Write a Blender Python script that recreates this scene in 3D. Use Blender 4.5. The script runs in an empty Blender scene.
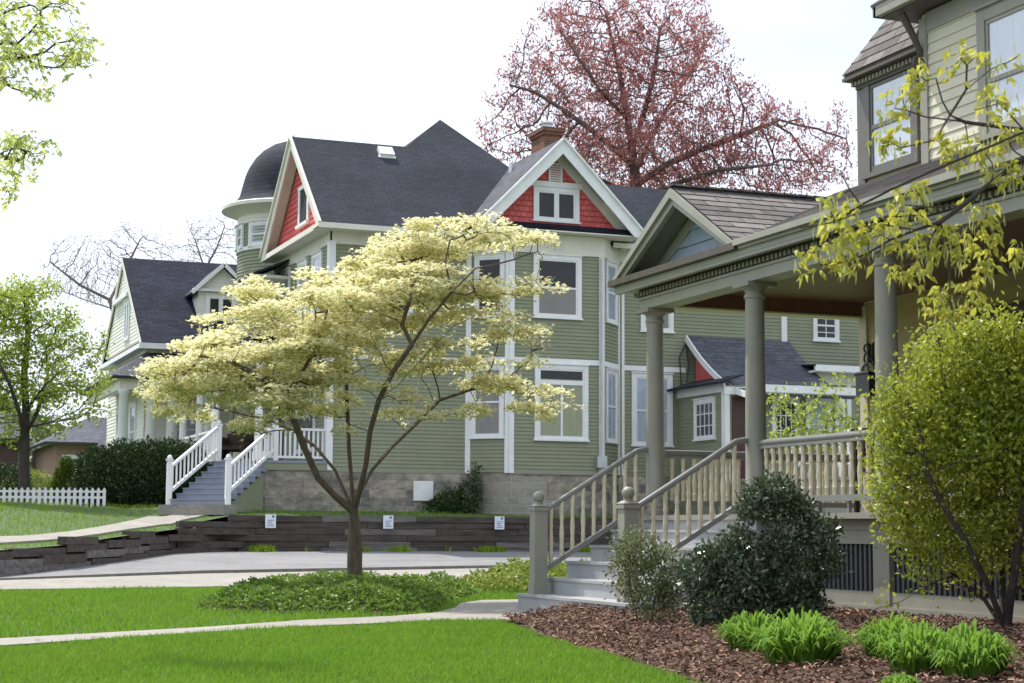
import bpy, math, random
import numpy as np
from mathutils import Vector, Matrix
random.seed(11); rng=np.random.default_rng(11)
sc=bpy.context.scene; COL=sc.collection
R=math.radians
# ------------------------------------------------------------ camera
TH=R(21.3); F=1750.0; PT=math.atan((531-341.5)/F); RL=.0057; CAM=Vector((0,0,.9))
fw=Vector((math.sin(TH)*math.cos(PT),math.cos(TH)*math.cos(PT),math.sin(PT)))
rt0=Vector((math.cos(TH),-math.sin(TH),0)); up0=rt0.cross(fw)
rt=rt0*math.cos(RL)+up0*math.sin(RL); up=up0*math.cos(RL)-rt0*math.sin(RL)
cd=bpy.data.cameras.new('camera'); cam=bpy.data.objects.new('camera',cd); COL.objects.link(cam); sc.camera=cam
cd.sensor_width=36; cd.lens=36*F/1024; cd.clip_end=3000; cd.clip_start=.1
m=Matrix((rt,up,-fw)).transposed().to_4x4(); m.translation=CAM; cam.matrix_world=m
cd.dof.use_dof=True; cd.dof.focus_distance=21; cd.dof.aperture_fstop=7
def ray(x,y): return fw+rt*((x-512)/F)-up*((y-341.5)/F)
def at(x,y,d): return CAM+ray(x,y)*d
def onz(x,y,fz):
    r=ray(x,y); t=5.
    while t<120:
        p=CAM+r*t
        if p.z<=fz(p.x,p.y): return p
        t+=.05
    return p
# ------------------------------------------------------------ materials
MATS={}
def _ramp(nt,fac,a,b):
    mx=nt.nodes.new('ShaderNodeMix'); mx.data_type='RGBA'
    nt.links.new(fac,mx.inputs[0]); mx.inputs[6].default_value=(*a,1); mx.inputs[7].default_value=(*b,1)
    return mx.outputs[2]
def pm(name,a,b=None,rough=.7,scale=4.,bump=0.,bscale=None,detail=6,metal=0,spec=.5,stretch=(1,1,1),extra=None,coat=0):
    """principled: noise mix of a and b in object space, with optional bump"""
    if name in MATS: return MATS[name]
    mt=bpy.data.materials.new(name); mt.use_nodes=True; nt=mt.node_tree; bs=nt.nodes['Principled BSDF']
    bs.inputs['Roughness'].default_value=rough; bs.inputs['Metallic'].default_value=metal
    bs.inputs['Specular IOR Level'].default_value=spec; bs.inputs['Coat Weight'].default_value=coat
    if b is None: b=tuple(x*.86 for x in a)
    tc=nt.nodes.new('ShaderNodeTexCoord'); mp=nt.nodes.new('ShaderNodeMapping'); mp.inputs['Scale'].default_value=stretch
    nt.links.new(tc.outputs['Object'],mp.inputs[0])
    no=nt.nodes.new('ShaderNodeTexNoise'); no.inputs['Scale'].default_value=scale; no.inputs['Detail'].default_value=detail; no.inputs['Roughness'].default_value=.65
    nt.links.new(mp.outputs[0],no.inputs['Vector'])
    mr=nt.nodes.new('ShaderNodeMapRange'); mr.inputs['From Min'].default_value=.32; mr.inputs['From Max'].default_value=.68
    nt.links.new(no.outputs[0],mr.inputs[0])
    c=_ramp(nt,mr.outputs[0],a,b)
    if extra: c=extra(nt,c,tc)
    nt.links.new(c,bs.inputs['Base Color'])
    if bump:
        n2=nt.nodes.new('ShaderNodeTexNoise'); n2.inputs['Scale'].default_value=bscale or scale*4; n2.inputs['Detail'].default_value=8
        nt.links.new(mp.outputs[0],n2.inputs['Vector'])
        bp=nt.nodes.new('ShaderNodeBump'); bp.inputs['Strength'].default_value=1; bp.inputs['Distance'].default_value=bump
        nt.links.new(n2.outputs[0],bp.inputs['Height']); nt.links.new(bp.outputs[0],bs.inputs['Normal'])
    MATS[name]=mt; return mt
def brickmat(name,c1,c2,mort,bw,bh,ms,rough=.85,bump=.01,uv=True,bias=0,off=.5,noise=.35,nscale=9,msm=.1):
    mt=bpy.data.materials.new(name); mt.use_nodes=True; nt=mt.node_tree; bs=nt.nodes['Principled BSDF']
    bs.inputs['Roughness'].default_value=rough; bs.inputs['Specular IOR Level'].default_value=.08
    tc=nt.nodes.new('ShaderNodeTexCoord'); br=nt.nodes.new('ShaderNodeTexBrick')
    # gentle irregularity of the courses
    nz=nt.nodes.new('ShaderNodeTexNoise'); nz.inputs['Scale'].default_value=1.6; nz.inputs['Detail'].default_value=3
    nt.links.new(tc.outputs['UV'],nz.inputs['Vector'])
    vm=nt.nodes.new('ShaderNodeVectorMath'); vm.operation='MULTIPLY_ADD'; vm.inputs[1].default_value=(msm*bh,msm*bh,0)
    nt.links.new(nz.outputs['Color'],vm.inputs[0]); nt.links.new(tc.outputs['UV'],vm.inputs[2]); nt.links.new(vm.outputs[0],br.inputs['Vector'])
    br.inputs['Color1'].default_value=(*c1,1); br.inputs['Color2'].default_value=(*c2,1); br.inputs['Mortar'].default_value=(*mort,1)
    br.inputs['Scale'].default_value=1; br.inputs['Brick Width'].default_value=bw; br.inputs['Row Height'].default_value=bh
    br.inputs['Mortar Size'].default_value=ms; br.inputs['Mortar Smooth'].default_value=.3; br.inputs['Bias'].default_value=bias; br.offset=off
    n2=nt.nodes.new('ShaderNodeTexNoise'); n2.inputs['Scale'].default_value=nscale; n2.inputs['Detail'].default_value=8
    nt.links.new(tc.outputs['UV'],n2.inputs['Vector'])
    n3=nt.nodes.new('ShaderNodeTexNoise'); n3.inputs['Scale'].default_value=.6; n3.inputs['Detail'].default_value=3
    nt.links.new(tc.outputs['UV'],n3.inputs['Vector'])
    ad=nt.nodes.new('ShaderNodeMath'); ad.operation='ADD'; nt.links.new(n2.outputs[0],ad.inputs[0]); nt.links.new(n3.outputs[0],ad.inputs[1])
    mr=nt.nodes.new('ShaderNodeMapRange'); mr.inputs[1].default_value=.6; mr.inputs[2].default_value=1.4; mr.inputs[3].default_value=1-noise; mr.inputs[4].default_value=1+noise
    nt.links.new(ad.outputs[0],mr.inputs[0])
    hs=nt.nodes.new('ShaderNodeVectorMath'); hs.operation='SCALE'; nt.links.new(br.outputs['Color'],hs.inputs[0]); nt.links.new(mr.outputs[0],hs.inputs['Scale'])
    nt.links.new(hs.outputs[0],bs.inputs['Base Color'])
    inv=nt.nodes.new('ShaderNodeMath'); inv.operation='MULTIPLY_ADD'; inv.inputs[1].default_value=-1; nt.links.new(br.outputs['Fac'],inv.inputs[0]); 
    m3=nt.nodes.new('ShaderNodeMath'); m3.operation='MULTIPLY'; m3.inputs[1].default_value=1.2; nt.links.new(n2.outputs[0],m3.inputs[0]); nt.links.new(m3.outputs[0],inv.inputs[2])
    bp=nt.nodes.new('ShaderNodeBump'); bp.inputs['Strength'].default_value=1; bp.inputs['Distance'].default_value=bump
    nt.links.new(inv.outputs[0],bp.inputs['Height']); nt.links.new(bp.outputs[0],bs.inputs['Normal'])
    MATS[name]=mt; return mt
def leafmat(name,a,b,trans=.35,tcol=None,rough=.45,spec=.4):
    """thin leaf: colour drifts from a to b with each leaf's own random number; part of the light passes through"""
    mt=bpy.data.materials.new(name); mt.use_nodes=True; nt=mt.node_tree; bs=nt.nodes['Principled BSDF']; out=nt.nodes['Material Output']
    at_=nt.nodes.new('ShaderNodeAttribute'); at_.attribute_name='rnd'
    c=_ramp(nt,at_.outputs['Fac'],a,b)
    bs.inputs['Roughness'].default_value=rough; bs.inputs['Specular IOR Level'].default_value=spec
    nt.links.new(c,bs.inputs['Base Color'])
    tr=nt.nodes.new('ShaderNodeBsdfTranslucent')
    if tcol:
        c2=_ramp(nt,at_.outputs['Fac'],tcol,tuple(x*.8 for x in tcol)); nt.links.new(c2,tr.inputs[0])
    else: nt.links.new(c,tr.inputs[0])
    mx=nt.nodes.new('ShaderNodeMixShader'); mx.inputs[0].default_value=trans
    nt.links.new(bs.outputs[0],mx.inputs[1]); nt.links.new(tr.outputs[0],mx.inputs[2]); nt.links.new(mx.outputs[0],out.inputs[0])
    MATS[name]=mt; return mt
def glassmat():
    mt=bpy.data.materials.new('window_glass'); mt.use_nodes=True; nt=mt.node_tree; out=nt.nodes['Material Output']; nt.nodes.remove(nt.nodes['Principled BSDF'])
    t=nt.nodes.new('ShaderNodeBsdfTransparent'); g=nt.nodes.new('ShaderNodeBsdfGlossy'); g.inputs['Roughness'].default_value=.02
    tc=nt.nodes.new('ShaderNodeTexCoord'); n=nt.nodes.new('ShaderNodeTexNoise'); n.inputs['Scale'].default_value=1.3; nt.links.new(tc.outputs['Object'],n.inputs[0])
    bp=nt.nodes.new('ShaderNodeBump'); bp.inputs['Distance'].default_value=.02; bp.inputs['Strength'].default_value=.6; nt.links.new(n.outputs[0],bp.inputs['Height']); nt.links.new(bp.outputs[0],g.inputs['Normal'])
    fr=nt.nodes.new('ShaderNodeFresnel'); fr.inputs['IOR'].default_value=1.5
    mr=nt.nodes.new('ShaderNodeMath'); mr.operation='MULTIPLY'; mr.inputs[1].default_value=.35; nt.links.new(fr.outputs[0],mr.inputs[0])
    mx=nt.nodes.new('ShaderNodeMixShader'); nt.links.new(mr.outputs[0],mx.inputs[0]); nt.links.new(t.outputs[0],mx.inputs[1]); nt.links.new(g.outputs[0],mx.inputs[2]); nt.links.new(mx.outputs[0],out.inputs[0])
    return mt
GL=glassmat()
def siding(name,a,b): return pm(name,a,b,rough=.62,scale=1.1,bump=.002,bscale=25,stretch=(1,1,5),detail=8)
GREEN=siding('green_siding_paint',(.25,.263,.172),(.21,.222,.14))
CREAM=siding('cream_siding_paint',(.60,.565,.45),(.54,.505,.39))
PALE=siding('pale_yellow_siding_paint',(.75,.735,.655),(.68,.665,.59))
BUFF=siding('buff_siding_paint',(.50,.40,.20),(.42,.33,.16))
WHITE=pm('white_trim_paint',(.80,.80,.79),(.70,.70,.70),rough=.45,scale=3)
IVORY=pm('ivory_soffit_paint',(.72,.69,.60),(.62,.59,.51),rough=.55,scale=3)
RED=pm('red_shingle_paint',(.60,.12,.11),(.48,.08,.08),rough=.6,scale=2.5,bump=.003)
GREIGE=pm('taupe_trim_paint',(.28,.268,.22),(.235,.225,.185),rough=.5,scale=3,bump=.001)
SAGE=pm('sage_trim_paint',(.33,.325,.27),(.27,.265,.22),rough=.5,scale=2.5)
DTRIM=pm('dark_brown_trim_paint',(.085,.07,.055),(.06,.05,.04),rough=.5)
CEIL=pm('brown_porch_ceiling_paint',(.17,.085,.06),(.13,.065,.045),rough=.5,scale=2,stretch=(8,1,1))
TAN=pm('tan_baluster_paint',(.62,.56,.41),(.54,.48,.35),rough=.5,scale=6)
DGREY=pm('dark_taupe_trim_paint',(.135,.13,.115),(.11,.105,.095),rough=.5,scale=3)
SLAT=pm('charcoal_slat_paint',(.075,.078,.088),(.055,.058,.066),rough=.5)
RAILM=pm('gray_handrail_paint',(.22,.215,.20),(.18,.175,.165),rough=.28,scale=5)
STEPC=pm('gray_painted_concrete',(.36,.365,.375),(.29,.295,.30),rough=.6,scale=2.5,bump=.003,bscale=40)
BLUEG=pm('blue_gray_step_paint',(.25,.275,.34),(.20,.22,.28),rough=.5,scale=3)
BLUESH=pm('blue_gray_shingle_paint',(.30,.36,.42),(.22,.28,.34),rough=.6,scale=6,stretch=(1,3,1))
def cracks(sc_,wd,dark):
    def f(nt,c,tc):
        nz=nt.nodes.new('ShaderNodeTexNoise'); nz.inputs['Scale'].default_value=2.5; nt.links.new(tc.outputs['Object'],nz.inputs[0])
        va=nt.nodes.new('ShaderNodeVectorMath'); va.operation='MULTIPLY_ADD'; va.inputs[1].default_value=(.5,.5,.5); nt.links.new(nz.outputs['Color'],va.inputs[0]); nt.links.new(tc.outputs['Object'],va.inputs[2])
        vo=nt.nodes.new('ShaderNodeTexVoronoi'); vo.feature='DISTANCE_TO_EDGE'; vo.inputs['Scale'].default_value=sc_; nt.links.new(va.outputs[0],vo.inputs['Vector'])
        lt=nt.nodes.new('ShaderNodeMapRange'); lt.inputs[1].default_value=0; lt.inputs[2].default_value=wd; lt.inputs[3].default_value=dark; lt.inputs[4].default_value=1; nt.links.new(vo.outputs['Distance'],lt.inputs[0])
        n2=nt.nodes.new('ShaderNodeTexNoise'); n2.inputs['Scale'].default_value=.35; n2.inputs['Detail'].default_value=9; n2.inputs['Roughness'].default_value=.7; nt.links.new(tc.outputs['Object'],n2.inputs[0])
        m2=nt.nodes.new('ShaderNodeMapRange'); m2.inputs[1].default_value=.35; m2.inputs[2].default_value=.65; m2.inputs[3].default_value=.84; m2.inputs[4].default_value=1.06; nt.links.new(n2.outputs[0],m2.inputs[0])
        mm=nt.nodes.new('ShaderNodeMath'); mm.operation='MULTIPLY'; nt.links.new(lt.outputs[0],mm.inputs[0]); nt.links.new(m2.outputs[0],mm.inputs[1])
        o=nt.nodes.new('ShaderNodeVectorMath'); o.operation='SCALE'; nt.links.new(c,o.inputs[0]); nt.links.new(mm.outputs[0],o.inputs['Scale']); return o.outputs[0]
    return f
CONC=pm('concrete',(.31,.285,.25),(.245,.225,.20),rough=.85,scale=3.3,bump=.004,bscale=30,extra=cracks(.45,.008,.6))
ASPH=pm('pale_worn_asphalt',(.225,.22,.226),(.175,.172,.176),rough=.9,scale=1.1,bump=.006,bscale=60,detail=10,extra=cracks(.3,.006,.55))
KERB=pm('kerb_concrete',(.22,.21,.19),(.14,.13,.12),rough=.9,scale=6,bump=.01)
TIMB=pm('weathered_timber',(.10,.080,.066),(.034,.027,.023),rough=.9,scale=2.2,bump=.02,bscale=7,stretch=(.6,3,5),detail=10)
TIMB2=pm('silvered_timber',(.20,.18,.165),(.07,.06,.056),rough=.9,scale=2.2,bump=.02,bscale=7,stretch=(.6,3,5),detail=10)
SOIL=pm('lawn_soil',(.07,.12,.025),(.045,.085,.02),rough=.95,scale=.9,bump=.02,bscale=30)
MULCHB=pm('dark_mulch_soil',(.10,.05,.03),(.05,.028,.02),rough=.95,scale=12,bump=.03)
BARK=pm('gray_brown_bark',(.15,.115,.08),(.07,.055,.042),rough=.95,scale=7,bump=.02,bscale=18,stretch=(2,2,.5))
BARKD=pm('dark_bark',(.075,.06,.052),(.035,.028,.025),rough=.95,scale=7,bump=.02,bscale=18,stretch=(2,2,.5))
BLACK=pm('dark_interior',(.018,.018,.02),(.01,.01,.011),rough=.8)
DOORM=pm('maroon_door_paint',(.075,.022,.025),(.055,.016,.018),rough=.4)
LACE=pm('white_lace_curtain',(.50,.56,.66),(.36,.42,.52),rough=.9,scale=5,stretch=(8,8,.4))
LACE_LIT=pm('lit_lace_curtain',(.70,.76,.84),(.55,.62,.72),rough=.9,scale=5,stretch=(8,8,.4))  # lit copy of the lace: daylight on the cloth is put into its colour
BLINDM=pm('taupe_roller_blind',(.27,.25,.235),(.24,.22,.205),rough=.9,scale=2)
SAGEBL=pm('sage_curtain',(.38,.39,.25),(.31,.32,.20),rough=.9,scale=4,stretch=(9,9,.3))
METAL=pm('galvanized_metal',(.55,.56,.58),(.42,.43,.45),rough=.4,metal=.6)
BLKMET=pm('black_metal',(.02,.02,.022),(.015,.015,.016),rough=.35)
WICK=pm('dark_wicker',(.075,.05,.035),(.03,.02,.015),rough=.8,scale=60,bump=.01)
WOODD=pm('dark_red_wood',(.07,.025,.018),(.04,.015,.012),rough=.5)
SIGNM=pm('white_sign_face',(.74,.77,.82),(.68,.71,.77),rough=.4)
SIGNB=pm('blue_sign_print',(.12,.17,.30),(.10,.14,.26),rough=.5)
ROOFD=brickmat('charcoal_asphalt_shingles',(.050,.054,.066),(.040,.043,.054),(.030,.032,.04),.32,.14,.010,bump=.005,noise=.34,nscale=14)
ROOFN=brickmat('navy_asphalt_shingles',(.036,.040,.060),(.020,.022,.037),(.014,.016,.025),.32,.14,.012,bump=.006,noise=.3)
ROOFG=brickmat('gray_asphalt_shingles',(.125,.13,.15),(.085,.09,.108),(.05,.05,.06),.32,.14,.01,bump=.006,noise=.25)
ROOFB=brickmat('brown_gray_asphalt_shingles',(.235,.215,.205),(.12,.108,.106),(.075,.068,.067),.42,.165,.009,bump=.008,noise=.3)
STONE=brickmat('gray_tan_cut_stone',(.34,.295,.24),(.16,.15,.14),(.36,.33,.28),.50,.225,.012,bump=.08,noise=.6,nscale=4,msm=.5)
BLOCK=brickmat('pale_concrete_block',(.33,.30,.26),(.27,.245,.215),(.42,.40,.36),.41,.2,.012,bump=.02,noise=.15)
BRICK=brickmat('red_brown_brick',(.23,.095,.06),(.15,.065,.045),(.30,.25,.20),.21,.075,.007,bump=.01,noise=.25)
TANBR=brickmat('tan_brick',(.36,.24,.17),(.28,.18,.13),(.35,.3,.25),.3,.1,.01,bump=.01,noise=.2)
REDSH=brickmat('red_wood_shingles',(.68,.165,.155),(.58,.12,.115),(.34,.06,.06),.16,.15,.007,bump=.01,noise=.16)
# ------------------------------------------------------------ object plumbing
ORG={}
def tag(o,label=None,cat=None,group=None,kind=None):
    if label: o['label']=label
    if cat: o['category']=cat
    if group: o['group']=group
    if kind: o['kind']=kind
    return o
def thing(name,label,cat,loc=(0,0,0),group=None):
    o=bpy.data.objects.new(name,None); o.empty_display_size=.3; COL.objects.link(o); o.location=loc; ORG[o]=Vector(loc)
    return tag(o,label,cat,group)
def obj(name,me,mat,parent=None,loc=None):
    me.materials.append(mat)
    o=bpy.data.objects.new(name,me); COL.objects.link(o)
    if parent is not None: o.parent=parent; ORG[o]=ORG[parent]
    else: ORG[o]=Vector(loc or (0,0,0)); o.location=ORG[o]
    return o
class MB:
    def __init__(s): s.v=[]; s.f=[]; s.uv=[]
    def face(s,pts,uv=None):
        i=len(s.v); s.v+= [tuple(p) for p in pts]; s.f.append(tuple(range(i,i+len(pts))))
        s.uv+= uv if uv else [(0,0)]*len(pts)
    def hexa(s,c):   # 8 corners: bottom 4 ccw, top 4 ccw
        for q in ((3,2,1,0),(4,5,6,7),(0,1,5,4),(1,2,6,5),(2,3,7,6),(3,0,4,7)):
            P=[Vector(c[i]) for i in q]; e=(P[1]-P[0]); w=(P[3]-P[0]); n=e.cross(w)
            if n.length<1e-12: s.face(P); continue
            n.normalize()
            if abs(n.z)>.9: U,V=Vector((1,0,0)),Vector((0,1,0))
            else:
                U=Vector((0,0,1)).cross(n).normalized(); V=n.cross(U)
            s.face(P,[(p.dot(U),p.dot(V)) for p in P])
    def box(s,x0,x1,y0,y1,z0,z1):
        s.hexa([(x0,y0,z0),(x1,y0,z0),(x1,y1,z0),(x0,y1,z0),(x0,y0,z1),(x1,y0,z1),(x1,y1,z1),(x0,y1,z1)])
    def fbox(s,fr,u0,u1,v0,v1,n0,n1):
        P=fr.p; s.hexa([P(u0,v0,n1),P(u1,v0,n1),P(u1,v0,n0),P(u0,v0,n0),P(u0,v1,n1),P(u1,v1,n1),P(u1,v1,n0),P(u0,v1,n0)])
    def bar(s,a,b,w,h,upv=(0,0,1)):   # bar from a to b, w wide, h high
        a=Vector(a); b=Vector(b); d=(b-a).normalized(); r=d.cross(Vector(upv)).normalized()*w/2; u=r.cross(d).normalized()*h/2
        s.hexa([a-r-u,a+r-u,b+r-u,b-r-u,a-r+u,a+r+u,b+r+u,b-r+u])
    def prism(s,poly,n,t):    # planar polygon thickened by t against n
        n=Vector(n).normalized(); P=[Vector(p) for p in poly]; Q=[p-n*t for p in P]
        if abs(n.z)>.95: U,V=Vector((1,0,0)),Vector((0,1,0))
        else: U=Vector((0,0,1)).cross(n).normalized(); V=n.cross(U)
        s.face(P,[(p.dot(U),p.dot(V)) for p in P]); s.face(Q[::-1],[(p.dot(U),p.dot(V)) for p in Q[::-1]])
        k=len(P)
        for i in range(k): s.face([P[i],Q[i],Q[(i+1)%k],P[(i+1)%k]])
    def roof(s,poly,t=.1):    # roof slab from its top polygon
        P=[Vector(p) for p in poly]; n=Vector((0,0,0))
        for i in range(len(P)): n+=P[i].cross(P[(i+1)%len(P)])
        if n.z<0: P=P[::-1]; n=-n
        s.prism(P,n,t)
    def tube(s,pts,rad,k=6,cap=True):
        P=[Vector(p) for p in pts]; base=len(s.v)
        if not hasattr(rad,'__len__'): rad=[rad]*len(P)
        ref=None
        for i,p in enumerate(P):
            d=(P[min(i+1,len(P)-1)]-P[max(i-1,0)])
            d=d.normalized() if d.length>1e-9 else Vector((0,0,1))
            if ref is None: ref=(Vector((1,0,0)) if abs(d.x)<.8 else Vector((0,1,0)))
            a=(ref-d*ref.dot(d)).normalized(); ref=a; b=d.cross(a)
            for j in range(k):
                t=2*math.pi*j/k; s.v.append(tuple(p+(a*math.cos(t)+b*math.sin(t))*rad[i]))
        for i in range(len(P)-1):
            for j in range(k):
                a0=base+i*k+j; a1=base+i*k+(j+1)%k
                s.f.append((a0,a1,a1+k,a0+k)); s.uv+=[(0,0)]*4
        if cap:
            s.f.append(tuple(base+j for j in range(k))[::-1]); s.uv+=[(0,0)]*k
            e=base+(len(P)-1)*k; s.f.append(tuple(e+j for j in range(k))); s.uv+=[(0,0)]*k
    def lathe(s,c,prof,k=16,a0=0):  # prof: list (r,z)
        c=Vector(c); base=len(s.v)
        for r,z in prof:
            for j in range(k):
                t=a0+2*math.pi*j/k; s.v.append((c.x+r*math.cos(t),c.y+r*math.sin(t),c.z+z))
        for i in range(len(prof)-1):
            for j in range(k):
                a=base+i*k+j; b=base+i*k+(j+1)%k
                s.f.append((a,b,b+k,a+k))
                rr=prof[i][0] or .1
                u0=6.283*j/k*1.4; u1=6.283*(j+1)/k*1.4; l0=prof[i][1]; l1=prof[i+1][1]
                s.uv+=[(u0,l0),(u1,l0),(u1,l1),(u0,l1)]
        s.f.append(tuple(base+j for j in range(k))[::-1]); s.uv+=[(0,0)]*k
        e=base+(len(prof)-1)*k; s.f.append(tuple(e+j for j in range(k))); s.uv+=[(0,0)]*k
    def lap(s,fr,poly,c=.1,t=.013,v0=None):   # clapboards / shingle courses over a convex polygon (u,v)
        lo=min(p[1] for p in poly); hi=max(p[1] for p in poly); v=lo if v0 is None else v0
        def clip(P,vv,keep_above):
            o=[]
            for i in range(len(P)):
                a=P[i]; b=P[(i+1)%len(P)]; ia=(a[1]>=vv-1e-9) if keep_above else (a[1]<=vv+1e-9); ib=(b[1]>=vv-1e-9) if keep_above else (b[1]<=vv+1e-9)
                if ia: o.append(a)
                if ia!=ib and abs(b[1]-a[1])>1e-9:
                    k=(vv-a[1])/(b[1]-a[1]); o.append((a[0]+(b[0]-a[0])*k,vv))
            return o
        while v<hi-1e-4:
            q=clip(clip(poly,v,True),min(v+c,hi),False)
            if len(q)>=3:
                tt=lambda vv: t*(1-(vv-v)/c)
                s.face([fr.p(a,b,tt(b)) for a,b in q],[(a,b) for a,b in q])
                lowp=[a for a,b in q if abs(b-v)<1e-6]
                if len(lowp)>=2:
                    a,b=min(lowp),max(lowp); s.face([fr.p(a,v,-.002),fr.p(b,v,-.002),fr.p(b,v,t),fr.p(a,v,t)],[(a,v)]*4)
            v+=c
    def build(s,name,mat,parent=None,loc=None,smooth=False):
        o0=ORG[parent] if parent is not None else Vector(loc or (0,0,0))
        me=bpy.data.meshes.new(name)
        va=[(x-o0.x,y-o0.y,z-o0.z) for x,y,z in s.v]
        me.from_pydata(va,[],s.f); uvl=me.uv_layers.new(name='UVMap')
        if len(s.uv)==len(me.loops): uvl.data.foreach_set('uv',[c for u in s.uv for c in u])
        if smooth:
            me.shade_smooth()
            me.set_sharp_from_angle(angle=R(40))
        return obj(name,me,mat,parent,loc)
class Fr:
    def __init__(s,o,u,n,v=(0,0,1)): s.o=Vector(o); s.u=Vector(u).normalized(); s.n=Vector(n).normalized(); s.v=Vector(v).normalized()
    def p(s,u,v,n=0): return s.o+s.u*u+s.v*v+s.n*n
def part(name,mat,parent,fn,smooth=False,label=None):
    mb=MB(); fn(mb); o=mb.build(name,mat,parent,smooth=smooth)
    if label: o['label']=label
    return o
def npmesh(name,V,Fc,mat,parent=None,loc=None,rnd=None,uv=None):
    """V (n,3) world; Fc (m,k) all faces the same k"""
    o0=np.array(ORG[parent] if parent is not None else (loc or (0,0,0)))
    me=bpy.data.meshes.new(name); n=len(V); m_,k=Fc.shape
    me.vertices.add(n); me.vertices.foreach_set('co',(V-o0).astype(np.float32).ravel())
    me.loops.add(m_*k); me.loops.foreach_set('vertex_index',Fc.astype(np.int32).ravel())
    me.polygons.add(m_); me.polygons.foreach_set('loop_start',np.arange(m_,dtype=np.int32)*k); me.polygons.foreach_set('loop_total',np.full(m_,k,dtype=np.int32))
    me.update(calc_edges=True)
    if rnd is not None:
        a=me.attributes.new('rnd','FLOAT','FACE'); a.data.foreach_set('value',rnd.astype(np.float32))
    return obj(name,me,mat,parent,loc)
def unit(a): return a/np.maximum(np.linalg.norm(a,axis=1,keepdims=True),1e-9)
def leafset(C,D,S,ratio=.5,upb=0.3,droop=0.,bend=.15):
    """one rhombic folded leaf per centre C, along direction D, length S; returns verts and quads"""
    n=len(C); D=unit(D); Rv=rng.normal(size=(n,3)); Rv[:,2]*=1-upb
    side=unit(np.cross(D,Rv+np.array([0,0,upb*1e-3]))) if upb<1 else unit(np.cross(D,np.array([0,0,1.])[None]+1e-3*Rv))
    nor=unit(np.cross(side,D)); S=S[:,None]
    a=C; b=C+D*S*.45+side*S*ratio/2+nor*S*bend; c=C+D*S+np.array([0,0,-1.])*S*droop; d=C+D*S*.45-side*S*ratio/2+nor*S*bend
    V=np.stack([a,b,c,d],1).reshape(-1,3); return V,np.arange(4*n).reshape(n,4)
def merge(L):
    V=[];Fc=[];o=0
    for v,f in L: V.append(v); Fc.append(f+o); o+=len(v)
    return np.concatenate(V),np.concatenate(Fc)
# ------------------------------------------------------------ plants
def inell(ells,n):
    """random points inside ellipsoids (cx,cy,cz,rx,ry,rz) picked by volume"""
    E_=np.array(ells,float); w=E_[:,3]*E_[:,4]*E_[:,5]; w=w/w.sum()
    k=rng.choice(len(E_),n,p=w); d=unit(rng.normal(size=(n,3)))*(rng.random((n,1))**(1/3))
    return E_[k,:3]+d*E_[k,3:]
def pxell(L,d0,asp=1.0):
    """crown lobes given by their angular place and size at distance d0; (x,y,rx,ry[,dd])"""
    o=[]
    for e in L:
        d=d0+(e[4] if len(e)>4 else 0); c=at(e[0],e[1],d); rx=e[2]/F*d; o.append((c.x,c.y,c.z,rx*asp,rx*asp,e[3]/F*d))
    return o
def colonize(A,seeds,step,di,dk,iters=200,bias=(0,0,.05)):
    """space colonisation; seeds: list of (pos,parent). returns nodes, parents"""
    N=[np.array(p,float) for p,_ in seeds]; Pn=[q for _,q in seeds]; A=A.copy(); bias=np.array(bias)
    dist=np.full(len(A),1e9); near=np.zeros(len(A),int); new=list(range(len(N)))
    stuck=0
    for it in range(iters):
        if len(A)==0 or not new: break
        NN=np.array([N[i] for i in new]); dd=np.linalg.norm(A[:,None]-NN[None],axis=2); j=dd.argmin(1); dm=dd[np.arange(len(A)),j]
        upd=dm<dist; dist[upd]=dm[upd]; near[upd]=np.array(new)[j[upd]]
        keep=dist>dk; A=A[keep]; dist=dist[keep]; near=near[keep]
        if len(A)==0: break
        act=dist<di
        if not act.any():
            act=dist<=dist.min()*1.05
        new=[]; acc={}
        for a,nn in zip(A[act],near[act]):
            v=a-N[nn]; v/=np.linalg.norm(v)+1e-9
            acc[nn]=acc.get(nn,0)+v
        for nn,v in acc.items():
            v=v/(np.linalg.norm(v)+1e-9)+bias+rng.normal(size=3)*.18; v/=np.linalg.norm(v)
            q=N[nn]+v*step
            if len(N)>6: 
                pass
            N.append(q); Pn.append(nn); new.append(len(N)-1)
        if len(N)>9000: break
    return np.array(N),np.array(Pn)
def radii(N,Pn,tip=.006,ex=2.3,cap=None):
    r=np.zeros(len(N)); ch=[[] for _ in N]
    for i,p in enumerate(Pn):
        if p>=0: ch[p].append(i)
    for i in range(len(N)-1,-1,-1):
        r[i]=tip if not ch[i] else sum(r[c]**ex for c in ch[i])**(1/ex)
        # children always come after their parent
    if cap:
        r=np.minimum(r,cap)
    return r,ch
def limbs(mb,N,Pn,r,ch,kbig=8,flare=None):
    """tubes along chains"""
    st=[i for i,p in enumerate(Pn) if p<0]
    done=set()
    stack=[(s,None) for s in st]
    while stack:
        s,par=stack.pop(); chain=[] if par is None else [par]
        rad=[] if par is None else [min(r[par],r[s]*1.15)]
        i=s
        while True:
            chain.append(i); rad.append(r[i])
            if not ch[i]: break
            c=sorted(ch[i],key=lambda q:-r[q])
            for o in c[1:]: stack.append((o,i))
            i=c[0]
        if len(chain)<2: continue
        k=kbig if max(rad)>.04 else (5 if max(rad)>.012 else 3)
        mb.tube([N[q] for q in chain],rad,k)
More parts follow.
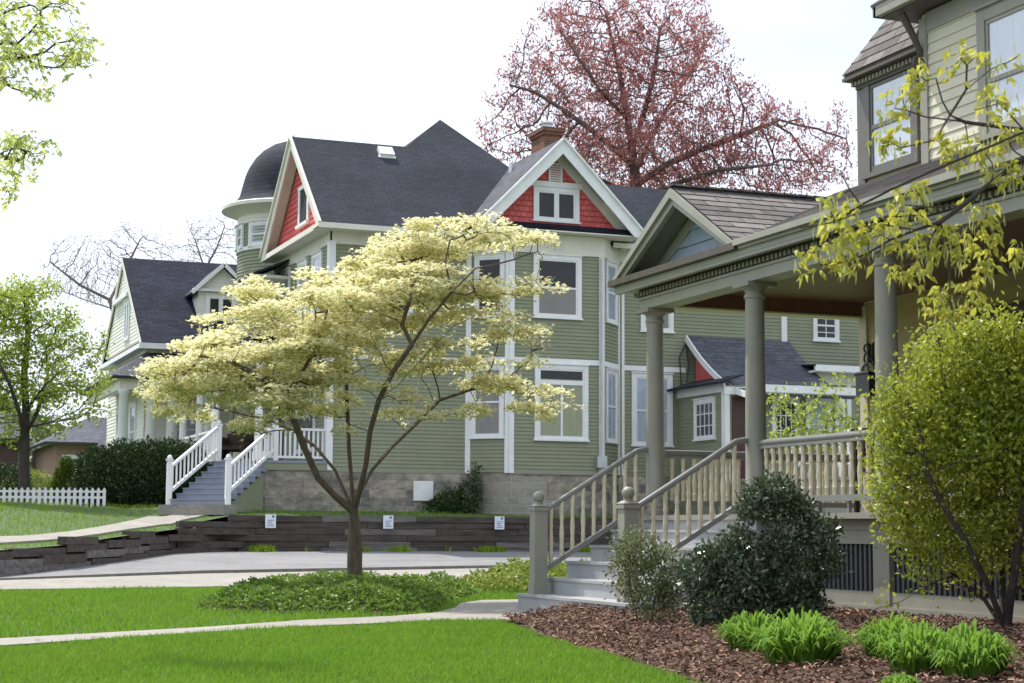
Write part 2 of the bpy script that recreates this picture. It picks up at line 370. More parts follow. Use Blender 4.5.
def traced(L):
    """L: list of polylines of world points; the first starts the trunk, each other starts at the nearest existing node"""
    seeds=[]
    for pl in L:
        pl=[Vector(p) for p in pl]
        if not seeds: par=-1
        else:
            par=min(range(len(seeds)),key=lambda i:(Vector(seeds[i][0])-pl[0]).length); pl=[Vector(seeds[par][0])]+pl[1:]
        fine=[]
        for a,b in zip(pl[:-1],pl[1:]):
            n=max(1,int((b-a).length/.22))
            for q in range(n): fine.append(a.lerp(b,q/n))
        fine.append(pl[-1])
        if seeds: fine=fine[1:]
        for p in fine:
            seeds.append((tuple(p),par)); par=len(seeds)-1
    return seeds
def tubes_obj(name,mat,parent,N,Pn,r,ch,k=8):
    mb=MB(); limbs(mb,N,Pn,r,ch,k); return mb.build(name,mat,parent,smooth=True)
# ------------------------------------------------------------ windows and doors
def window(house,fr,u0,u1,v0,v1,cas=.11,sill=True,kind='double',trim=None,sash=None,back=None,backname='curtain',label=None,split=.5,head=.02):
    """cased window on a wall frame; u0..v1 are the outer edges of the casing"""
    trim=trim or WHITE; sash=sash or WHITE
    mb=MB(); f=mb.fbox
    f(fr,u0,u0+cas,v0,v1,-.01,.058); f(fr,u1-cas,u1,v0,v1,-.01,.058); f(fr,u0+cas,u1-cas,v1-cas,v1,-.01,.056); 
    f(fr,u0-.02,u1+.02,v1,v1+.03,-.01,.075+head)
    f(fr,u0-.03,u1+.03,v0-.05,v0,-.01,.085); f(fr,u0+cas,u1-cas,v0,v0+.03,-.01,.05)
    w=mb.build('window',trim,house)
    if label: w['label']=label
    a0,a1,b0,b1=u0+cas,u1-cas,v0+.03,v1-cas; s=MB(); q=.045; n0,n1=.020,.042
    for (x0,x1,y0,y1) in ((a0,a0+q,b0,b1),(a1-q,a1,b0,b1),(a0+q,a1-q,b0,b0+q*1.3),(a0+q,a1-q,b1-q,b1)): s.fbox(fr,x0,x1,y0,y1,n0,n1)
    mid=b0+(b1-b0)*split
    if kind in('double','grid','upgrid'): s.fbox(fr,a0+q,a1-q,mid-.025,mid+.025,n0,n1+.008)
    if kind=='pair':
        c=(a0+a1)/2; s.fbox(fr,c-.07,c+.07,b0,b1,n0,n1+.012)
    if kind in('grid','upgrid'):
        c=(a0+a1)/2; y0=b0+q if kind=='grid' else mid
        s.fbox(fr,c-.012,c+.012,y0,b1-q,n0,n1-.004)
        for yy in ([(b0+mid)/2] if kind=='grid' else [])+[(mid+b1)/2]: s.fbox(fr,a0+q,a1-q,yy-.012,yy+.012,n0,n1-.005)
    if kind=='multi':
        for i in range(1,4): 
            c=a0+(a1-a0)*i/4; s.fbox(fr,c-.014,c+.014,b0+q,b1-q,n0,n1-.004)
        for i in range(1,3):
            c=b0+(b1-b0)*i/3; s.fbox(fr,a0+q,a1-q,c-.014,c+.014,n0,n1-.005)
    s.build('sash',sash,w)
    g=MB(); g.fbox(fr,a0+.01,a1-.01,b0+.01,b1-.01,.028,.031); g.build('pane',GL,w)
    if back=='half':
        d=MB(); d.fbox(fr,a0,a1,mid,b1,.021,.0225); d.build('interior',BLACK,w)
        d=MB(); d.fbox(fr,a0,a1,b0,mid,.021,.0235); d.build('blind',BLINDM,w)
    elif back is not None:
        d=MB(); n=14
        for i in range(n):      # softly folded cloth
            x0=a0+(a1-a0)*i/n; x1=a0+(a1-a0)*(i+1)/n; e0=.021+.004*(i%2); e1=.021+.004*((i+1)%2)
            d.face([fr.p(x0,b0,e0),fr.p(x1,b0,e1),fr.p(x1,b1,e1),fr.p(x0,b1,e0)])
        d.build(backname,back,w)
    else:
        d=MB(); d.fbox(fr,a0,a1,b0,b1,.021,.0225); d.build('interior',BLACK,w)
    return w
def turned(mb,c,h,r=.032,k=8,d=(0,0,1)):
    p=[(.9,0),(.9,.14),(1.0,.15),(.78,.19),(.82,.26),(.98,.38),(.9,.48),(.72,.58),(.70,.64),(.95,.67),(.74,.71),(.8,.82),(.95,.84),(.95,1)]
    mb.lathe(c,[(r*a,h*b) for a,b in p],k)
def copy_part(o,parent,delta):
    c=o.copy(); COL.objects.link(c); c.parent=parent; c.location=Vector(o.location)+Vector(delta); ORG[c]=ORG[o]; return c
# ------------------------------------------------------------ light
w=bpy.data.worlds.new('World'); sc.world=w; w.use_nodes=True; nt=w.node_tree; bg=nt.nodes['Background']
AZ=R(-24); EL=R(57)
sky=nt.nodes.new('ShaderNodeTexSky'); sky.sky_type='NISHITA'; sky.sun_disc=False; sky.sun_elevation=EL; sky.sun_rotation=AZ; sky.air_density=1; sky.dust_density=4
tc=nt.nodes.new('ShaderNodeTexCoord'); no=nt.nodes.new('ShaderNodeTexNoise'); no.inputs['Scale'].default_value=2.2; no.inputs['Detail'].default_value=7; no.inputs['Roughness'].default_value=.55
mpn=nt.nodes.new('ShaderNodeMapping'); mpn.inputs['Scale'].default_value=(1,1,2.6); nt.links.new(tc.outputs['Generated'],mpn.inputs[0]); nt.links.new(mpn.outputs[0],no.inputs[0])
mr=nt.nodes.new('ShaderNodeMapRange'); mr.inputs[1].default_value=.25; mr.inputs[2].default_value=.60; mr.inputs[3].default_value=.42; mr.inputs[4].default_value=1.0
nt.links.new(no.outputs[0],mr.inputs[0])
mx=nt.nodes.new('ShaderNodeMix'); mx.data_type='RGBA'; nt.links.new(mr.outputs[0],mx.inputs[0]); nt.links.new(sky.outputs[0],mx.inputs[6]); mx.inputs[7].default_value=(7.5,8.25,9.5,1)
nt.links.new(mx.outputs[2],bg.inputs['Color']); bg.inputs['Strength'].default_value=.1
sl=bpy.data.lights.new('sun','SUN'); sl.energy=3.5; sl.angle=R(.8); sl.color=(1,.95,.86)
so=bpy.data.objects.new('sun',sl); COL.objects.link(so)
sd=Vector((math.sin(AZ)*math.cos(EL),math.cos(AZ)*math.cos(EL),math.sin(EL))); so.rotation_euler=sd.to_track_quat('Z','Y').to_euler()
so.location=(0,0,60)
sc.view_settings.view_transform='Standard'; sc.view_settings.look='None'; sc.view_settings.exposure=.74; sc.view_settings.gamma=1
sc.cycles.max_bounces=6; sc.cycles.transparent_max_bounces=12; sc.cycles.diffuse_bounces=3; sc.cycles.glossy_bounces=3; sc.cycles.transmission_bounces=4
# ------------------------------------------------------------ terrain
def zl(x,y): 
    return 0 if y<28 else min(.027*(y-28),.4)
FW=[(-40,14,.0),(-8,22,.24),(-1,26.2,.36),(2.2,29.9,.48),(2.78,30.9,.52),(4.0,33.0,.58),(5.9,37.0,.76),(7.7,41.0,.90),(8.3,41.75,1.06),(9.1,41.9,1.22),(26,41.9,1.26),(60,41.9,1.3)]
def front(x):
    for a,b in zip(FW[:-1],FW[1:]):
        if x<=b[0]: 
            k=(x-a[0])/(b[0]-a[0]); return a[1]+(b[1]-a[1])*k, a[2]+(b[2]-a[2])*k
    return FW[-1][1],FW[-1][2]
def zu(x,y):
    yf,zf=front(x)
    if y<yf: return zl(x,y)
    back=1.42+.17*min(max((9.5-x)/5,0),1); k=min((y-yf)/max(47.5-yf-3*min(max((x-6)/3,0),1),1.5),1); k=k*k*(3-2*k)*.5+k*.5
    return zf+(back-zf)*k
def grid(name,xs,ys,fz,mat,lab=None,kind='structure',inside=None,zoff=0):
    mb=MB(); idx={}
    for j,y in enumerate(ys):
        for i,x in enumerate(xs):
            idx[i,j]=len(mb.v); Y=y(x) if callable(y) else y; mb.v.append((x,Y,fz(x,Y)+zoff))
    for j in range(len(ys)-1):
        for i in range(len(xs)-1):
            q=(idx[i,j],idx[i+1,j],idx[i+1,j+1],idx[i,j+1])
            if inside:
                cx=sum(mb.v[k][0] for k in q)/4; cy=sum(mb.v[k][1] for k in q)/4
                if not inside(cx,cy): continue
            mb.f.append(q); mb.uv+=[(mb.v[k][0],mb.v[k][1]) for k in q]
    o=mb.build(name,mat,smooth=True); tag(o,lab,None,None,kind); return o
xs=[-600,-200,-80,-40]+[i*2 for i in range(-15,31)]+[80,200,600]; ys=[-200,-60,-20]+[i*2 for i in range(-5,22)]+[44,60,120,300,900]
grid('ground',xs,ys,zl,SOIL)
ux=[-400,-120,-40,-8,-1,1,2.2,2.78,3.4,4.0,4.9,5.9,6.8,7.7,8.0,8.3,8.7,9.1]+[10+i for i in range(17)]+[30,40,60,200,400]
def yrow(k): return lambda x:(front(x)[0]+.12)*(1-k)+ (62)*k
grid('upper_lawn',ux,[yrow(k) for k in (0,.02,.05,.09,.14,.19,.25,.31,.38,.46,.55,.7,1)]+[90,200,700],zu,SOIL)
def pip(poly):
    P=np.array(poly,float)
    def f(x,y):
        x=np.asarray(x,float); y=np.asarray(y,float); c=np.zeros(np.broadcast(x,y).shape,bool); j=len(P)-1
        for i in range(len(P)):
            a=((P[i,1]>y)!=(P[j,1]>y))&(x<(P[j,0]-P[i,0])*(y-P[i,1])/(P[j,1]-P[i,1]+1e-12)+P[i,0]); c^=a; j=i
        return c
    return f
def slab(name,poly,z,mat,t=.05,fz=None):
    mb=MB(); P=[(x,y,(fz(x,y) if fz else 0)+z) for x,y in poly]; n=len(P)
    mb.face(P,[(p[0],p[1]) for p in P])
    for i in range(n):
        a,b=P[i],P[(i+1)%n]; mb.face([a,(a[0],a[1],a[2]-t),(b[0],b[1],b[2]-t),b])
    o=mb.build(name,mat); tag(o,kind='structure'); return o
def curb_y(x):
    L=[(-40,14),(-6,22.8),(2.6,29.2),(6.3,31.5),(12,33.1),(16,33.8),(40,34)]
    for a,b in zip(L[:-1],L[1:]):
        if x<=b[0]: return a[1]+(b[1]-a[1])*(x-a[0])/(b[0]-a[0])
    return 34
dx=[-40,-25,-12,-6,-2,0,1.3,2.6,3.8,5,6.3,8,10,12,14,16,20,26,34]
grid('driveway',dx,[(lambda k:lambda x:(curb_y(x)+.1)*(1-k)+(front(x)[0]+.05)*k)(k) for k in (0,.2,.4,.6,.8,1)],zl,ASPH,zoff=.008)
mb=MB()
for a,b in zip(dx[:-1],dx[1:]):
    n=max(1,int((b-a)/1.2))
    for i in range(n):
        x0=a+(b-a)*i/n; x1=a+(b-a)*(i+1)/n; y0=curb_y(x0); y1=curb_y(x1)
        mb.hexa([(x0,y0-.13,0),(x1,y1-.13,0),(x1,y1+.12,0),(x0,y0+.12,0),(x0,y0-.13,zl(x0,y0)+.075),(x1,y1-.13,zl(x1,y1)+.075),(x1,y1+.12,zl(x1,y1)+.075),(x0,y0+.12,zl(x0,y0)+.075)])
tag(mb.build('kerb',KERB),kind='structure')
SW=[(-40,8),(-12,19.5),(-3,24.3),(2.4,26.3),(5.3,26.9),(8,27.8),(14,29.4),(14,33.3),(12,32.9),(6.3,31.3),(2.6,29.0),(-6,22.6),(-40,13.8)]
slab('sidewalk',SW,.022,CONC,fz=lambda x,y:max(zl(x,y),.0)+.004)
PATHP=[(-6,12.2),(-1,13.2),(1.38,14.75),(3.27,15.95),(4.44,16.95),(5.48,17.45),(6.2,18.1),(6.8,19.2),(7.3,20.4),(7.9,21.2),(9.4,21.4),(9.4,18.2),(7.5,18.2),(7.5,17.0),(7.2,17.05),(6.3,16.35),(5.68,16.55),(4.89,16.15),(4.16,15.85),(2.62,14.85),(1.29,13.85),(-1,12.4),(-6,11.4)]
slab('front_walk',PATHP,.022,CONC)
BED=[(6.3,16.38),(7.2,17.08),(7.5,17.0),(9.2,17.0),(9.2,3),(3.9,3),(4.4,7),(4.85,9.3),(5.14,10.8),(5.6,13.3),(5.95,14.8)]
def zm(x,y):
    k=min(max((x-5.3)/3.4,0),1); return .012+.17*k*k*(3-2*k)
inb=pip(BED)
grid('mulch_bed',[3.6+.15*i for i in range(38)],[3+.15*i for i in range(96)],lambda x,y:zm(x,y)+.012*math.sin(x*5+y*3)*math.sin(y*4.1),MULCHB,inside=lambda x,y:bool(inb(x,y)))
# ---- bark chips
n=26000; X=rng.uniform(4.2,9.2,n); Y=6+13*rng.random(n)**1.0; ok=inb(X,Y); X=X[ok];Y=Y[ok]; n=len(X)
Z=np.array([zm(a,b) for a,b in zip(X,Y)])+rng.uniform(.006,.035,n)
L=rng.uniform(.015,.055,n); W=L*rng.uniform(.25,.6,n); yaw=rng.uniform(0,6.28,n); tl=rng.normal(0,.35,n); t2=rng.normal(0,.3,n)
u=np.stack([np.cos(yaw)*np.cos(tl),np.sin(yaw)*np.cos(tl),np.sin(tl)],1); v=np.stack([-np.sin(yaw),np.cos(yaw),np.sin(t2)],1)
Cc=np.stack([X,Y,Z],1); nn=unit(np.cross(u,v))*.008
V=np.stack([Cc-u*L[:,None]/2-v*W[:,None]/2,Cc+u*L[:,None]/2-v*W[:,None]/2*.6,Cc+u*L[:,None]/2+v*W[:,None]/2,Cc-u*L[:,None]/2+v*W[:,None]/2*.7,Cc-u*L[:,None]/2*.9+nn,Cc+u*L[:,None]/2*.9+nn],1).reshape(-1,3)
b=np.arange(n)[:,None]*6; Fc=np.concatenate([b+np.array([[0,1,5,4]]),b+np.array([[3,2,5,4]]),b+np.array([[0,1,2,3]])])
MCH=leafmat('bark_chip',(.40,.24,.17),(.095,.05,.035),trans=0,rough=.9,spec=.2)
tag(npmesh('bark_mulch',V,Fc,MCH,rnd=np.tile(rng.random(n)**1.3,3)),'reddish brown shredded bark covering the planting bed','mulch',kind='stuff')
# ---- grass
def blades(X,Y,Z,h,wd,name,lab,mat):
    n=len(X); yaw=rng.uniform(0,6.28,n); H=h*rng.uniform(.5,1.2,n)*(1+.25*np.sin(X*2.3+Y)*np.sin(Y*2.9-X*.7)); ln=rng.uniform(.1,.75,n)*H; W=wd*rng.uniform(.7,1.2,n)
    a2=rng.uniform(0,6.28,n); base=np.stack([X,Y,Z-.005],1); sd_=np.stack([np.cos(yaw),np.sin(yaw),0*yaw],1)*W[:,None]/2
    le=np.stack([np.cos(a2)*ln,np.sin(a2)*ln,0*a2],1); upv=np.stack([0*H,0*H,H],1)
    V=np.stack([base-sd_,base+sd_,base+sd_*.75+upv*.6+le*.35,base-sd_*.75+upv*.6+le*.35,base+upv+le],1).reshape(-1,3)
    b=np.arange(n)[:,None]*5; F1=b+np.array([[0,1,2,3]])
    F2=b+np.array([[3,2,4,4]])
    # the tip is a triangle: give it its own corner so that every face has four
    V=np.concatenate([V,(V.reshape(-1,5,3)[:,4]+sd_*.12)]); F2[:,3:4]=b+4; F2[:,2:3]=(np.arange(n)[:,None]+5*n)
    r=rng.random(n)*.45+.55*(np.sin(X*1.7+np.sin(Y*.8)*2)*np.sin(Y*1.1+X*.4)*.35+np.sin(X*4.3+Y*2)*np.sin(Y*3.7-X)*.2+.5); 
    r=np.clip(r*.8+(rng.random(n)<.05)*.6,0,1)
    return tag(npmesh(name,V,np.concatenate([F1,F2]),mat,rnd=np.tile(r,2)),lab,'grass',kind='stuff')
GR=leafmat('lawn_blade',(.095,.205,.022),(.30,.38,.055),trans=.35,tcol=(.22,.44,.035),rough=.6,spec=.18)
LA=[(-1.5,12.1),(1.29,13.85),(2.62,14.85),(4.16,15.85),(4.89,16.15),(5.68,16.55),(6.3,16.35),(5.95,14.8),(5.6,13.3),(5.14,10.8),(4.85,9.3),(4.4,7),(-1.5,7)]
LB=[(-3,12.7),(1.38,14.75),(3.27,15.95),(4.44,16.95),(5.48,17.45),(6.2,18.1),(6.8,19.2),(7.3,20.4),(7.9,21.2),(9.4,21.4),(14,24),(14,29.3),(8,27.7),(5.3,26.8),(2.4,26.2),(-3,24.2)]
GC=[(3.85,19.5),(4.35,18.75),(5.1,18.25),(5.71,17.95),(6.2,18.4),(6.7,19.4),(7.2,20.7),(7.9,21.9),(8.5,23.0),(8.2,24.6),(6.9,25.2),(5.5,24.2),(4.9,22.3),(4.35,20.8)]
ia,ib,ic=pip(LA),pip(LB),pip(GC)
def scatter(f,box,n,dens=None):
    X=rng.uniform(box[0],box[1],n); Y=box[2]+(box[3]-box[2])*rng.random(n)**(dens or 1); ok=f(X,Y); return X[ok],Y[ok]
X,Y=scatter(ia,(-1.2,6.4,7,16.6),210000,1.25); blades(X,Y,0*X,.048,.009,'lawn_grass','short bright green grass of the lawn nearest the camera',GR)
X,Y=scatter(lambda x,y: ib(x,y)&~ic(x,y),(-2,12,12,29.4),150000,1.2); blades(X,Y,0*X+.0,.06,.013,'lawn_grass','bright green grass between the narrow walk and the sidewalk strip',GR)
X,Y=scatter(lambda x,y: np.ones_like(x,bool),(-4,30,26,52),60000)
Yf=np.array([front(a)[0] for a in X]); okm=(Y>Yf+.25)&~((Y>43.9)&(X>12))&~((Y>43)&(X>15.5)); X=X[okm]; Y=Y[okm]
W1=[(8.0,43.35),(7.3,43.0),(6.5,41.3),(5.6,39.2),(4.7,37.2),(3.6,35.3),(1.6,33.2),(-6,29.3)]; W2=[(8.75,42.75),(8.0,42.4),(7.3,41.3),(6.3,39.2),(5.3,36.9),(4.3,34.9),(2.6,32.3),(-5,27.2)]; FWK=W1+W2[::-1]
iw=pip(FWK); ok=~iw(X,Y); X=X[ok];Y=Y[ok]; Z=np.array([zu(a,b) for a,b in zip(X,Y)])
GR2=leafmat('upper_lawn_blade',(.13,.25,.015),(.30,.39,.04),trans=.3,rough=.8,spec=.04)
blades(X,Y,Z,.075,.02,'lawn_grass','grass on the raised lawn behind the timber retaining wall',GR2)
mb=MB()    # walk on the raised lawn, following its slope
l1=W1; l2=W2
for i in range(7):
    a,b=l1[i],l1[i+1]; c,d=l2[i],l2[i+1]
    for k in range(4):
        t0,t1=k/4,(k+1)/4; A=(a[0]+(b[0]-a[0])*t0,a[1]+(b[1]-a[1])*t0); B=(a[0]+(b[0]-a[0])*t1,a[1]+(b[1]-a[1])*t1); C_=(c[0]+(d[0]-c[0])*t0,c[1]+(d[1]-c[1])*t0); D_=(c[0]+(d[0]-c[0])*t1,c[1]+(d[1]-c[1])*t1)
        for j in range(3):
            q=lambda P,Q,s:(P[0]+(Q[0]-P[0])*s,P[1]+(Q[1]-P[1])*s)
            pts=[q(A,C_,j/3),q(A,C_,(j+1)/3),q(B,D_,(j+1)/3),q(B,D_,j/3)]
            mb.hexa([(x,y,zu(x,y)-.15) for x,y in pts]+[(x,y,zu(x,y)+.045) for x,y in pts])
tag(mb.build('path',CONC,smooth=True),kind='structure')

X=rng.uniform(9.5,24,5200); X=X[(np.sin(X*2.1)+np.sin(X*5.3)+rng.normal(0,.4,len(X)))>.75]; Y=41.72-np.abs(rng.normal(0,.16,len(X))); Z=np.array([zl(a,b) for a,b in zip(X,Y)]); blades(X,Y,Z,.16,.03,'weeds','weeds and grass tufts growing at the foot of the timber wall',GR2)
# ============================================================ near house with the porch
YH=thing('porch_house','cream clapboard house nearest on the right with a taupe columned porch and small gable','house',(8.95,17.15,0))
FX=Fr((11.75,0,0),(0,-1,0),(-1,0,0))     # front wall facing -X ; u = -Y
def fx(x): return Fr((x,0,0),(0,-1,0),(-1,0,0))
# lower front wall, buff siding, and the upper cream wall
w1=MB(); w1.lap(FX,[(-18.3,1.1),(2,1.1),(2,3.7),(-18.3,3.7)],.115,.014); w1.box(11.76,20,-2,18.3,1.0,3.7); w1.build('porch_wall',BUFF,YH)
w1=MB(); w1.lap(FX,[(-16.93,3.7),(2,3.7),(2,6.95),(-16.93,6.95)],.125,.015); w1.box(11.765,20,-2,16.9,3.7,6.95)
F12=fx(12.0); w1.lap(F12,[(-18.62,3.7),(-16.8,3.7),(-16.8,6.7),(-18.62,6.7)],.125,.015); w1.box(12.01,19,16.8,18.6,3.7,6.7); w1.build('upper_wall',CREAM,YH)
def f(mb):
    mb.fbox(FX,-16.95,-16.81,3.7,6.9,-.1,.035); mb.fbox(FX,-16.81,2,6.72,6.95,-.02,.03)
part('corner_board',GREIGE,YH,f)
part('corner_board',TAN,YH,lambda mb:mb.fbox(FX,-18.33,-18.17,1.1,3.66,-.02,.035))
part('corner_board',DGREY,YH,lambda mb:(mb.fbox(F12,-18.68,-18.52,4.9,6.62,-.03,.04)))
window(YH,F12,-18.5,-17.35,5.35,6.6,cas=.12,trim=DGREY,sash=DGREY,back=LACE_LIT,backname='curtain')
window(YH,FX,-15.82,-14.2,5.25,6.68,cas=.14,trim=GREIGE,sash=GREIGE,back=LACE_LIT,backname='curtain',split=.45)
# hipped bay roof
ez=6.66; A=(11.80,18.74,ez);B=(11.80,16.94,ez);C1=(14.2,18.74,ez);ap=(12.62,18.1,7.95);ap2=(14.2,16.6,8.15);bb=(14.2,16.6,ez)
m=MB(); 
for t_ in ([A,B,(12.62,16.94,7.95),ap],[A,ap,C1],[ap,(12.62,16.94,7.95),(14.2,16.94,7.95),C1]): m.roof(t_,.06)
# visible courses of shingles on the bay roof
s=Vector(ap)-Vector(A)
nrm=(Vector(B)-Vector(A)).cross(Vector((12.62,16.94,7.95))-Vector(A)); nrm=nrm if nrm.x<0 else -nrm
vv=Vector((12.62-11.80,0,7.95-ez)); fb=Fr((11.79,0,ez+.01),(0,-1,0),nrm,vv); hl=vv.length
m.lap(fb,[(-18.74,0),(-16.94,0),(-16.94,hl),(-18.1,hl)],.17,.009); m.build('bay_roof',ROOFB,YH)
m=MB(); m.box(11.79,14,16.94,18.75,ez-.07,ez-.03); m.box(11.93,14,16.94,18.66,ez-.18,ez-.07)
m.build('bay_cornice',DTRIM,YH)
m=MB()
for i in range(22): y=16.96+i*.08; m.box(11.88,11.93,y,y+.04,ez-.14,ez-.085)
tag(m.build('dentil_trim',GREIGE,YH))
# main eave and bracket
m=MB(); m.box(11.42,12.3,-2,17.28,6.97,7.02); m.build('soffit',DTRIM,YH)
m=MB(); m.box(11.34,11.42,-2,17.32,6.99,7.12); m.box(11.34,14,17.28,17.34,6.99,7.12); m.build('gutter',GREIGE,YH)
m=MB(); m.roof([(11.32,-2,7.14),(11.32,17.36,7.14),(15.9,17.36,10.6),(15.9,-2,10.6)],.1); m.roof([(20.8,-2,7.14),(15.9,-2,10.6),(15.9,17.36,10.6),(20.8,17.36,7.14)],.1); m.build('main_roof',ROOFB,YH)
m=MB(); m.prism([(20,17.0,6.9),(15.9,17.0,9.9),(11.8,17.0,6.9)],(0,1,0),.1); m.build('gable_wall',CREAM,YH)
m=MB(); pts=[]
for i in range(15):
    t=i/14; pts.append((11.74-.30*(1-t)**.7*math.cos(t*1.2),16.9,6.93-.55*t**1.3))
m.tube(pts,[.05-.018*i/14 for i in range(15)],8); 
sp=[(11.66+.07*math.cos(a),16.88,6.36+.07*math.sin(a)) for a in [i*.5 for i in range(12)]]; m.tube(sp,.028,6)
m.build('eave_bracket',DTRIM,YH,smooth=True)
# porch roof
g=.416; zE=3.87; xE=8.6
def zr(x): return zE+(x-xE)*g
rn=Vector((-g,0,1)).normalized(); rv=Vector((1,0,g)).normalized(); fr_=Fr((xE,0,zE),(0,-1,0),rn,rv); RL_=(11.75-xE)*math.sqrt(1+g*g); RP=(10.6-xE)*math.sqrt(1+g*g)
m=MB(); m.roof([(xE,-2,zE),(xE,15.8,zE),(10.6,17.2,zr(10.6)),(10.6,18.85,zr(10.6)),(11.75,18.85,zr(11.75)),(11.75,-2,zr(11.75))],.08)
m.lap(fr_,[(-15.78,0),(2,0),(2,RL_),(-16.9,RL_),(-16.9,RP*.8)],.165,.007)
m.lap(fr_,[(-18.85,RP),(-16.9,RP*.86),(-16.9,RL_+.1),(-18.85,RL_+.1)],.165,.007,v0=RP*.86)
m.build('porch_roof',ROOFB,YH)
# little front gable: ridge along X at Y=17.22
ay=17.22; az=4.72; fy0=15.72; fy1=18.82; fz=3.86
for nm,yf,sg in (('gable_roof',fy0,-1),('gable_roof',fy1,1)):
    m=MB(); v_=Vector((0,ay-yf,az-fz)).normalized(); n_=Vector((0,(az-fz)*sg,abs(ay-yf))).normalized(); f2=Fr((0,yf,fz),(1,0,0),n_,v_); Ls=math.hypot(ay-yf,az-fz)
    m.lap(f2,[(8.60,0),(8.70,0),(10.66,Ls),(8.60,Ls)],.165,.007); 
    P=[(8.60,yf,fz-.012),(8.70,yf,fz-.012),(10.66,ay,az-.012),(8.60,ay,az-.012)]; m.roof(P,.05); m.build(nm,ROOFB,YH)
part('ridge_cap',ROOFB,YH,lambda m:[m.bar((8.59+.2*i,ay,az+.012),(8.59+.2*i+.22,ay,az+.004),.16,.02) for i in range(10)])
m=MB()   # barge boards in two steps
for yf in (fy0,fy1):
    for x0,x1,dz,hh in ((8.58,8.62,-.0,.085),(8.62,8.68,-.06,.11)):
        a=Vector((0,ay-yf,az-fz)).normalized()
        P=[(x0,yf,max(fz+dz-.02,3.835)),(x0,ay,az+dz-.02),(x0,ay,az+dz-hh-.04),(x0,yf+(ay-yf)*(.15 if dz<0 else .07),3.835)]
        m.prism(P if yf<ay else P[::-1],(-1,0,0),x1-x0)
m.build('barge_board',SAGE,YH)
m=MB()
for yf in (fy0,fy1): m.prism([(8.66,yf,fz-.10),(8.66,ay,az-.10),(8.98,ay,az-.10),(8.98,yf,fz-.10)],(0,(az-fz)*(1 if yf<ay else -1),-abs(ay-yf)),.02)
m.build('gable_soffit',GREIGE,YH)
fg=fx(8.98); m=MB(); m.lap(fg,[(-fy1+.1,fz-.08),(-fy0-.1,fz-.08),(-ay,az-.12)],.17,.022); m.prism([(8.99,fy0+.1,fz-.08),(8.99,fy1-.1,fz-.08),(8.99,ay,az-.12)],(-1,0,0),.04); m.build('gable_shingles',BLUESH,YH)
m=MB()
for yf in (fy0,fy1): 
    s=1 if yf<ay else -1; m.prism([(8.955,yf+s*.1,fz-.06),(8.955,ay,az-.16),(8.955,ay,az-.30),(8.955,yf+s*.38,fz-.06)],(-1,0,0),.03)
m.build('gable_trim',SAGE,YH)
part('ledge',DTRIM,YH,lambda m:m.prism([(8.60,fy0+.02,3.86),(8.60,fy1-.02,3.86),(8.97,fy1-.02,3.93),(8.97,fy0+.02,3.93)],(-.15,0,1),.03))
# gutter, crown, dentils, beam
def f(m):
    m.box(8.55,8.645,-2,15.72,3.822,3.885); m.box(8.66,11.75,18.82,18.87,3.793,3.86)
part('gutter',SAGE,YH,f)
part('gable_ledge_edge',DTRIM,YH,lambda m:m.box(8.565,8.655,15.72,18.84,3.793,3.865))
part('crown_moulding',SAGE,YH,lambda m:(m.box(8.635,8.98,-2,18.80,3.735,3.79),m.box(8.64,8.70,-2,18.79,3.70,3.735),m.box(8.60,8.98,-2,15.70,3.79,3.82),m.box(8.98,11.75,18.5,18.8,3.72,3.76)))
def f(m):
    i=0; y=18.58
    while y>6: m.box(8.785,8.845,y-.04,y,3.645,3.695); y-=.085
part('dentil_trim',GREIGE,YH,f)
part('frieze',DTRIM,YH,lambda m:m.box(8.84,9.06,-2,18.55,3.63,3.735))  # dark brown stands in for the shade under the crown moulding
part('porch_beam',SAGE,YH,lambda m:(m.box(8.82,9.08,-2,18.50,3.49,3.62),m.box(8.80,9.10,-2,18.52,3.60,3.63)))
part('porch_beam',CEIL,YH,lambda m:m.box(9.08,11.74,18.26,18.50,3.535,3.73),label='dark brown beam across the far end of the porch')
part('beam_edge',TAN,YH,lambda m:m.box(9.08,11.74,18.25,18.5,3.515,3.535))
part('porch_ceiling',CEIL,YH,lambda m:m.box(9.08,11.74,-2,18.26,3.70,3.73))
# columns
YC=(18.35,15.98,13.55,11.15)
c0=None
for i,y in enumerate(YC):
    if c0 is None:
        m=MB(); m.lathe((8.95,y,1.1),[(.15,0),(.15,.05),(.13,.07),(.135,.1),(.112,.13),(.108,.8),(.098,2.2),(.098,2.22),(.112,2.235),(.112,2.26),(.1,2.27),(.1,2.30),(.14,2.345),(.145,2.35)],24); m.box(8.95-.17,8.95+.17,y-.17,y+.17,3.445,3.49); m.box(8.95-.16,8.95+.16,y-.16,y+.16,1.07,1.105)
        c0=m.build('column',GREIGE,YH,smooth=True)
    else: copy_part(c0,YH,(0,y-YC[0],0))
